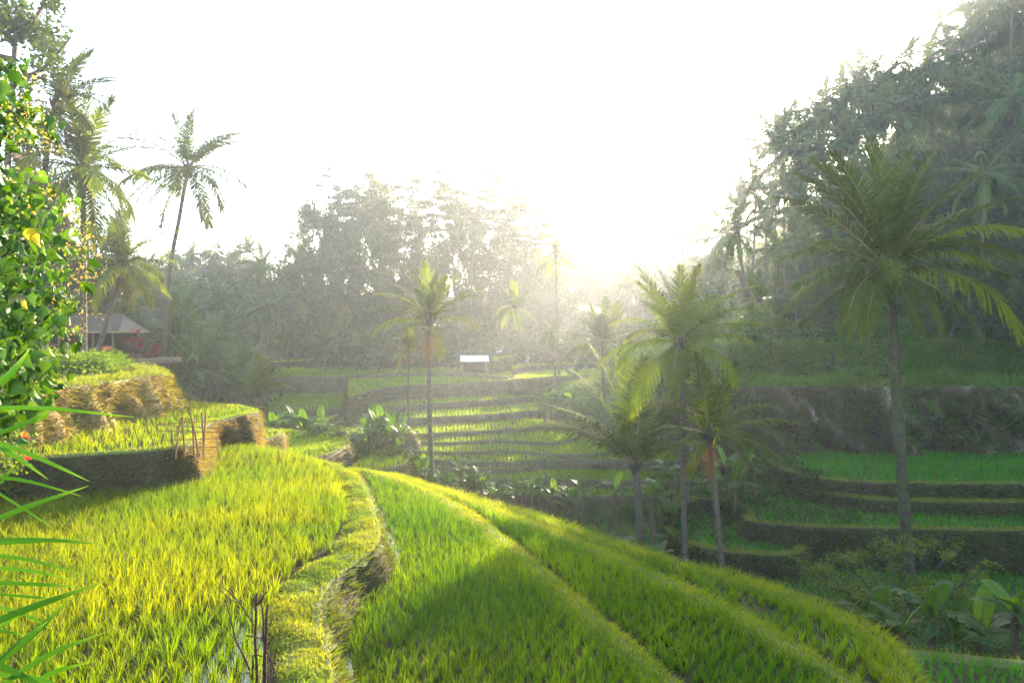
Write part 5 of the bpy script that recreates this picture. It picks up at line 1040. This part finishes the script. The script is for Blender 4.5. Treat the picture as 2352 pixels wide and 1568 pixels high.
for a in [((-60, 938), (100, 938), (308, 958), 2.6, .0075), ((-60, 1010), (40, 980), (130, 935), 2.7, .008), ((-60, 1000), (70, 1045), (205, 1105), 2.4, .009), ((-60, 1000), (20, 1040), (110, 1100), 2.3, .009), ((-60, 1090), (60, 1105), (190, 1140), 2.5, .006), ((-60, 1215), (60, 1165), (205, 1115), 2.3, .008),
          ((-60, 1100), (40, 1160), (125, 1215), 2.6, .005), ((-60, 1250), (60, 1245), (200, 1236), 2.7, .006), ((-60, 1240), (90, 1240), (245, 1250), 2.3, .007), ((-60, 1272), (60, 1285), (190, 1320), 2.4, .007), ((-60, 1300), (60, 1310), (170, 1330), 2.7, .006), ((-60, 1338), (60, 1341), (180, 1348), 2.4, .0075),
          ((-60, 1450), (60, 1400), (238, 1336), 2.2, .011), ((-60, 1360), (60, 1370), (130, 1376), 2.6, .005), ((-60, 1380), (50, 1410), (120, 1445), 2.5, .006), ((-60, 1560), (60, 1470), (165, 1370), 2.3, .010), ((-60, 1575), (50, 1475), (110, 1425), 2.2, .010), ((-60, 1620), (100, 1510), (245, 1450), 2.2, .008),
          ((-60, 1500), (60, 1560), (130, 1600), 2.1, .012), ((-60, 1545), (80, 1560), (200, 1600), 2.2, .010), ((30, 1600), (120, 1545), (210, 1520), 2.3, .008), ((-60, 1480), (0, 1440), (50, 1410), 2.6, .006), ((-60, 900), (10, 870), (70, 800), 2.4, .012), ((-60, 1440), (10, 1450), (60, 1460), 2.5, .005), ((-60, 1160), (0, 1110), (40, 1060), 2.7, .004)]:
    strap(a[0], a[1], a[2], a[3], a[4])
# the leaves grow from a stem that stands just outside the frame
mb = MB(); mb.tube(bez([(-.2, 0, -1.0), (-.05, 0, 0), (0, 0, 1.3)], 10), np.linspace(.06, .04, 10), 7); put("stem", mb.me("stem", [M["darkbark"]], True), root)

# ------------------------------------------------------------------ the big leafy shrub at the left
_s = [(.0, .16), (.10, .40), (.26, .47), (.42, .43), (.58, .32), (.74, .19), (.88, .08)]
HL = np.array([(.06, 0, 0)] + [(a - (.07 if i < 1 else 0), b, .12 * math.sin(a * 3)) for i, (a, b) in enumerate(_s)] + [(1.06, 0, -.12)] + [(a - (.07 if i == 0 else 0), -b, .12 * math.sin(a * 3)) for i, (a, b) in reversed(list(enumerate(_s)))] + [(.35, 0, -.03), (.7, 0, -.05)])
HF = [(16, i, i + 1) for i in range(0, 5)] + [(17, i, i + 1) for i in range(5, 11)] + [(16, i, (i + 1) % 16) for i in range(11, 16)] + [(16, 5, 17), (16, 17, 11)]
NH = len(HL)
def heart_leaves(P, A, size, mb, tt, fold=1.0):
    """P: stalk points, A: direction of the leaf tip; heart-shaped blade folded along its midrib"""
    n = len(P); A = A / np.linalg.norm(A, axis=1)[:, None]; S = np.cross(A, rng.normal(0, 1, (n, 3)) + [0, -1.2, .8]); S /= np.linalg.norm(S, axis=1)[:, None]; Nn = np.cross(S, A)
    f = rng.uniform(.4, 2.2, n)[:, None, None] * fold; L = HL[None] * np.array([1, .92, 1]) * [1, 1, 1]
    V = P[:, None] + size[:, None, None] * (A[:, None] * L[..., :1] + S[:, None] * L[..., 1:2] + Nn[:, None] * (L[..., 2:] + np.abs(L[..., 1:2]) * .45) * f)
    T = (np.arange(n)[:, None, None] * NH + np.array(HF)[None]).reshape(-1, 3); mb.add(V.reshape(-1, 3), T=T, t=np.repeat(tt, NH), h=np.tile([0] + [.6] * 15 + [.1, .1], n))
sb = (-3.9, 3.6, surf(-3.9, 3.6) - .1); root = empty("leafy_shrub", sb); tag(root, "big leafy shrub with glossy heart-shaped leaves filling the left edge of the view", "shrub"); sb = np.array(sb)
br = MB(); tips = []
outline = [(0, 150, 70), (30, 190, 110), (60, 330, 150), (80, 470, 190), (100, 560, 205), (110, 650, 200), (110, 720, 175), (80, 800, 150), (40, 880, 90), (10, 950, 60)]
for i in range(60):
    py = rng.uniform(135, 960); lim = np.interp(py, [130, 190, 250, 330, 380, 420, 500, 560, 640, 700, 760, 820, 880, 960], [60, 95, 118, 120, 30, 110, 185, 200, 215, 195, 175, 170, 110, 60])
    d = rng.uniform(3.7, 5.2); px1 = lim * rng.uniform(.35, .98); e = np.array(atd(px1, py, d)); s0 = np.array(atd(rng.uniform(-420, -120), py - rng.uniform(-260, 60), d + rng.uniform(-.3, .3)))
    c = bez([s0 - sb, (s0 + e) / 2 - sb + [0, 0, .06], e - sb], 12); br.tube(c, np.linspace(.007, .002, 12), 5); tips.append(c[2:])
for i in range(9):
    e = np.array(atd(rng.uniform(-350, -150), rng.uniform(0, 900), rng.uniform(3.9, 5))) - sb; br.tube(bez([(0, 0, 0), e * [.6, .6, .5], e], 12), np.linspace(.035, .012, 12), 6)
put("branches", br.me("branches", [M["darkbark"]], True), root)
lf = MB(); yl = MB(); C = np.concatenate(tips); n = 2900; k = rng.integers(len(C), size=n); P = C[k] + rng.normal(0, .07, (n, 3))
A_dir = np.stack([rng.normal(.15, .55, n), rng.normal(-.2, .5, n), rng.normal(-.8, .35, n)], 1)
# keep the outline of the photograph: the shrub ends at its own ragged edge and stays clear of the gap near the top
Wp = P + sb; pxx = 1176 + FPX * Wp[:, 0] / Wp[:, 1]
pyy = 745 + FPX * (EYE - Wp[:, 2]) / Wp[:, 1]
ok = (pxx < 222) & ~((pxx > 28) & (pyy > 318) & (pyy < 392)) & ~((pxx > 75) & (pyy < 230)) & (pyy > 140); P, A_dir = P[ok], A_dir[ok]; n = len(P)
heart_leaves(P, A_dir, rng.uniform(.032, .095, n), lf, np.clip(rng.random(n) * .9 + .1, 0, 1)); put("leaves", lf.me("leaves", [M["leaf_near"]], True), root)
Y = np.array([tuple(atd(px, py, 3.7)) for px, py in ((70, 525), (90, 538), (60, 690))]) - sb
heart_leaves(Y, np.tile([.1, -.2, -1.0], (3, 1)), np.array([.075, .07, .045]), yl, np.full(3, .5)); put("yellow_leaves", yl.me("yellow_leaves", [M["yellowleaf"]], True), root)
bm = MB(); cen = []
for px, py in [(20, 200), (60, 230), (95, 260), (40, 300), (110, 330), (30, 250), (75, 300), (85, 440), (150, 480), (180, 530), (190, 560), (200, 640), (190, 720), (175, 760), (120, 450), (60, 480), (160, 640), (205, 600), (140, 560), (60, 640), (90, 190), (15, 420), (10, 850), (130, 700)]:
    cen += [np.array(atd(px + rng.normal(0, 9), py + rng.normal(0, 9), rng.uniform(3.6, 4.6))) - sb for _ in range(3)]
cen = np.array(cen); i = np.repeat(np.arange(len(cen)), 14); V, Q = leaf_quads(cen[i] + rng.normal(0, .035, (len(i), 3)), .016); bm.add(V, Q, t=np.repeat(rng.random(len(i)), 4), h=.5); put("blossom", bm.me("blossom", [M["blossom"]]), root)
c = atd(20, 1040, 14.5); root = empty("red_flowering_bush", (c.x - .5, c.y, surf(c.x - .5, c.y) - .1)); tag(root, "bush with small scarlet flowers half hidden behind the leafy shrub", "flowering bush"); loc = np.array(root.location)
st, tips_ = branchy(r_, 10, 2.0, .9, 4); mb = MB()
for c_ in st: mb.tube(c_, np.linspace(.02, .006, len(c_)), 4)
put("stems", mb.me("stems", [M["darkbark"]], True), root); P = np.array(tips_); i = np.repeat(np.arange(len(P)), 26); V, Q = leaf_quads(P[i] + rng.normal(0, .16, (len(i), 3)), .08); mb = MB(); mb.add(V, Q, t=np.repeat(rng.random(len(i)), 4), h=.5); put("foliage", mb.me("foliage", [M["leaf_shrub"]]), root)
fl = np.array([tuple(atd(px - 12, py, 13.6)) for px, py in ((25, 872), (30, 878), (40, 870), (64, 905), (78, 945), (66, 940), (72, 1000), (75, 1050), (82, 950))]) - loc
for q_ in fl:
    V, Q = leaf_quads(q_ + rng.normal(0, .04, (14, 3)), .06); mb = MB(); mb.add(V, Q, t=np.repeat(rng.random(14), 4), h=.5); put("flower", mb.me("flower", [M["redflower"]]), root)
# ------------------------------------------------------------------ the air
hz = MB(); hz.box((0, 98, 39), (346, 290, 92)); 
m = bpy.data.materials.new("haze"); m.use_nodes = True; n = m.node_tree.nodes; l = m.node_tree.links; n.clear()
v = n.new("ShaderNodeVolumePrincipled"); v.inputs["Color"].default_value = (.87, .93, 1, 1); v.inputs["Density"].default_value = .0008; v.inputs["Anisotropy"].default_value = .6
o = n.new("ShaderNodeOutputMaterial"); l.new(v.outputs[0], o.inputs["Volume"])
haze = put("haze", hz.me("haze", [m])); tag(haze, kind="stuff")
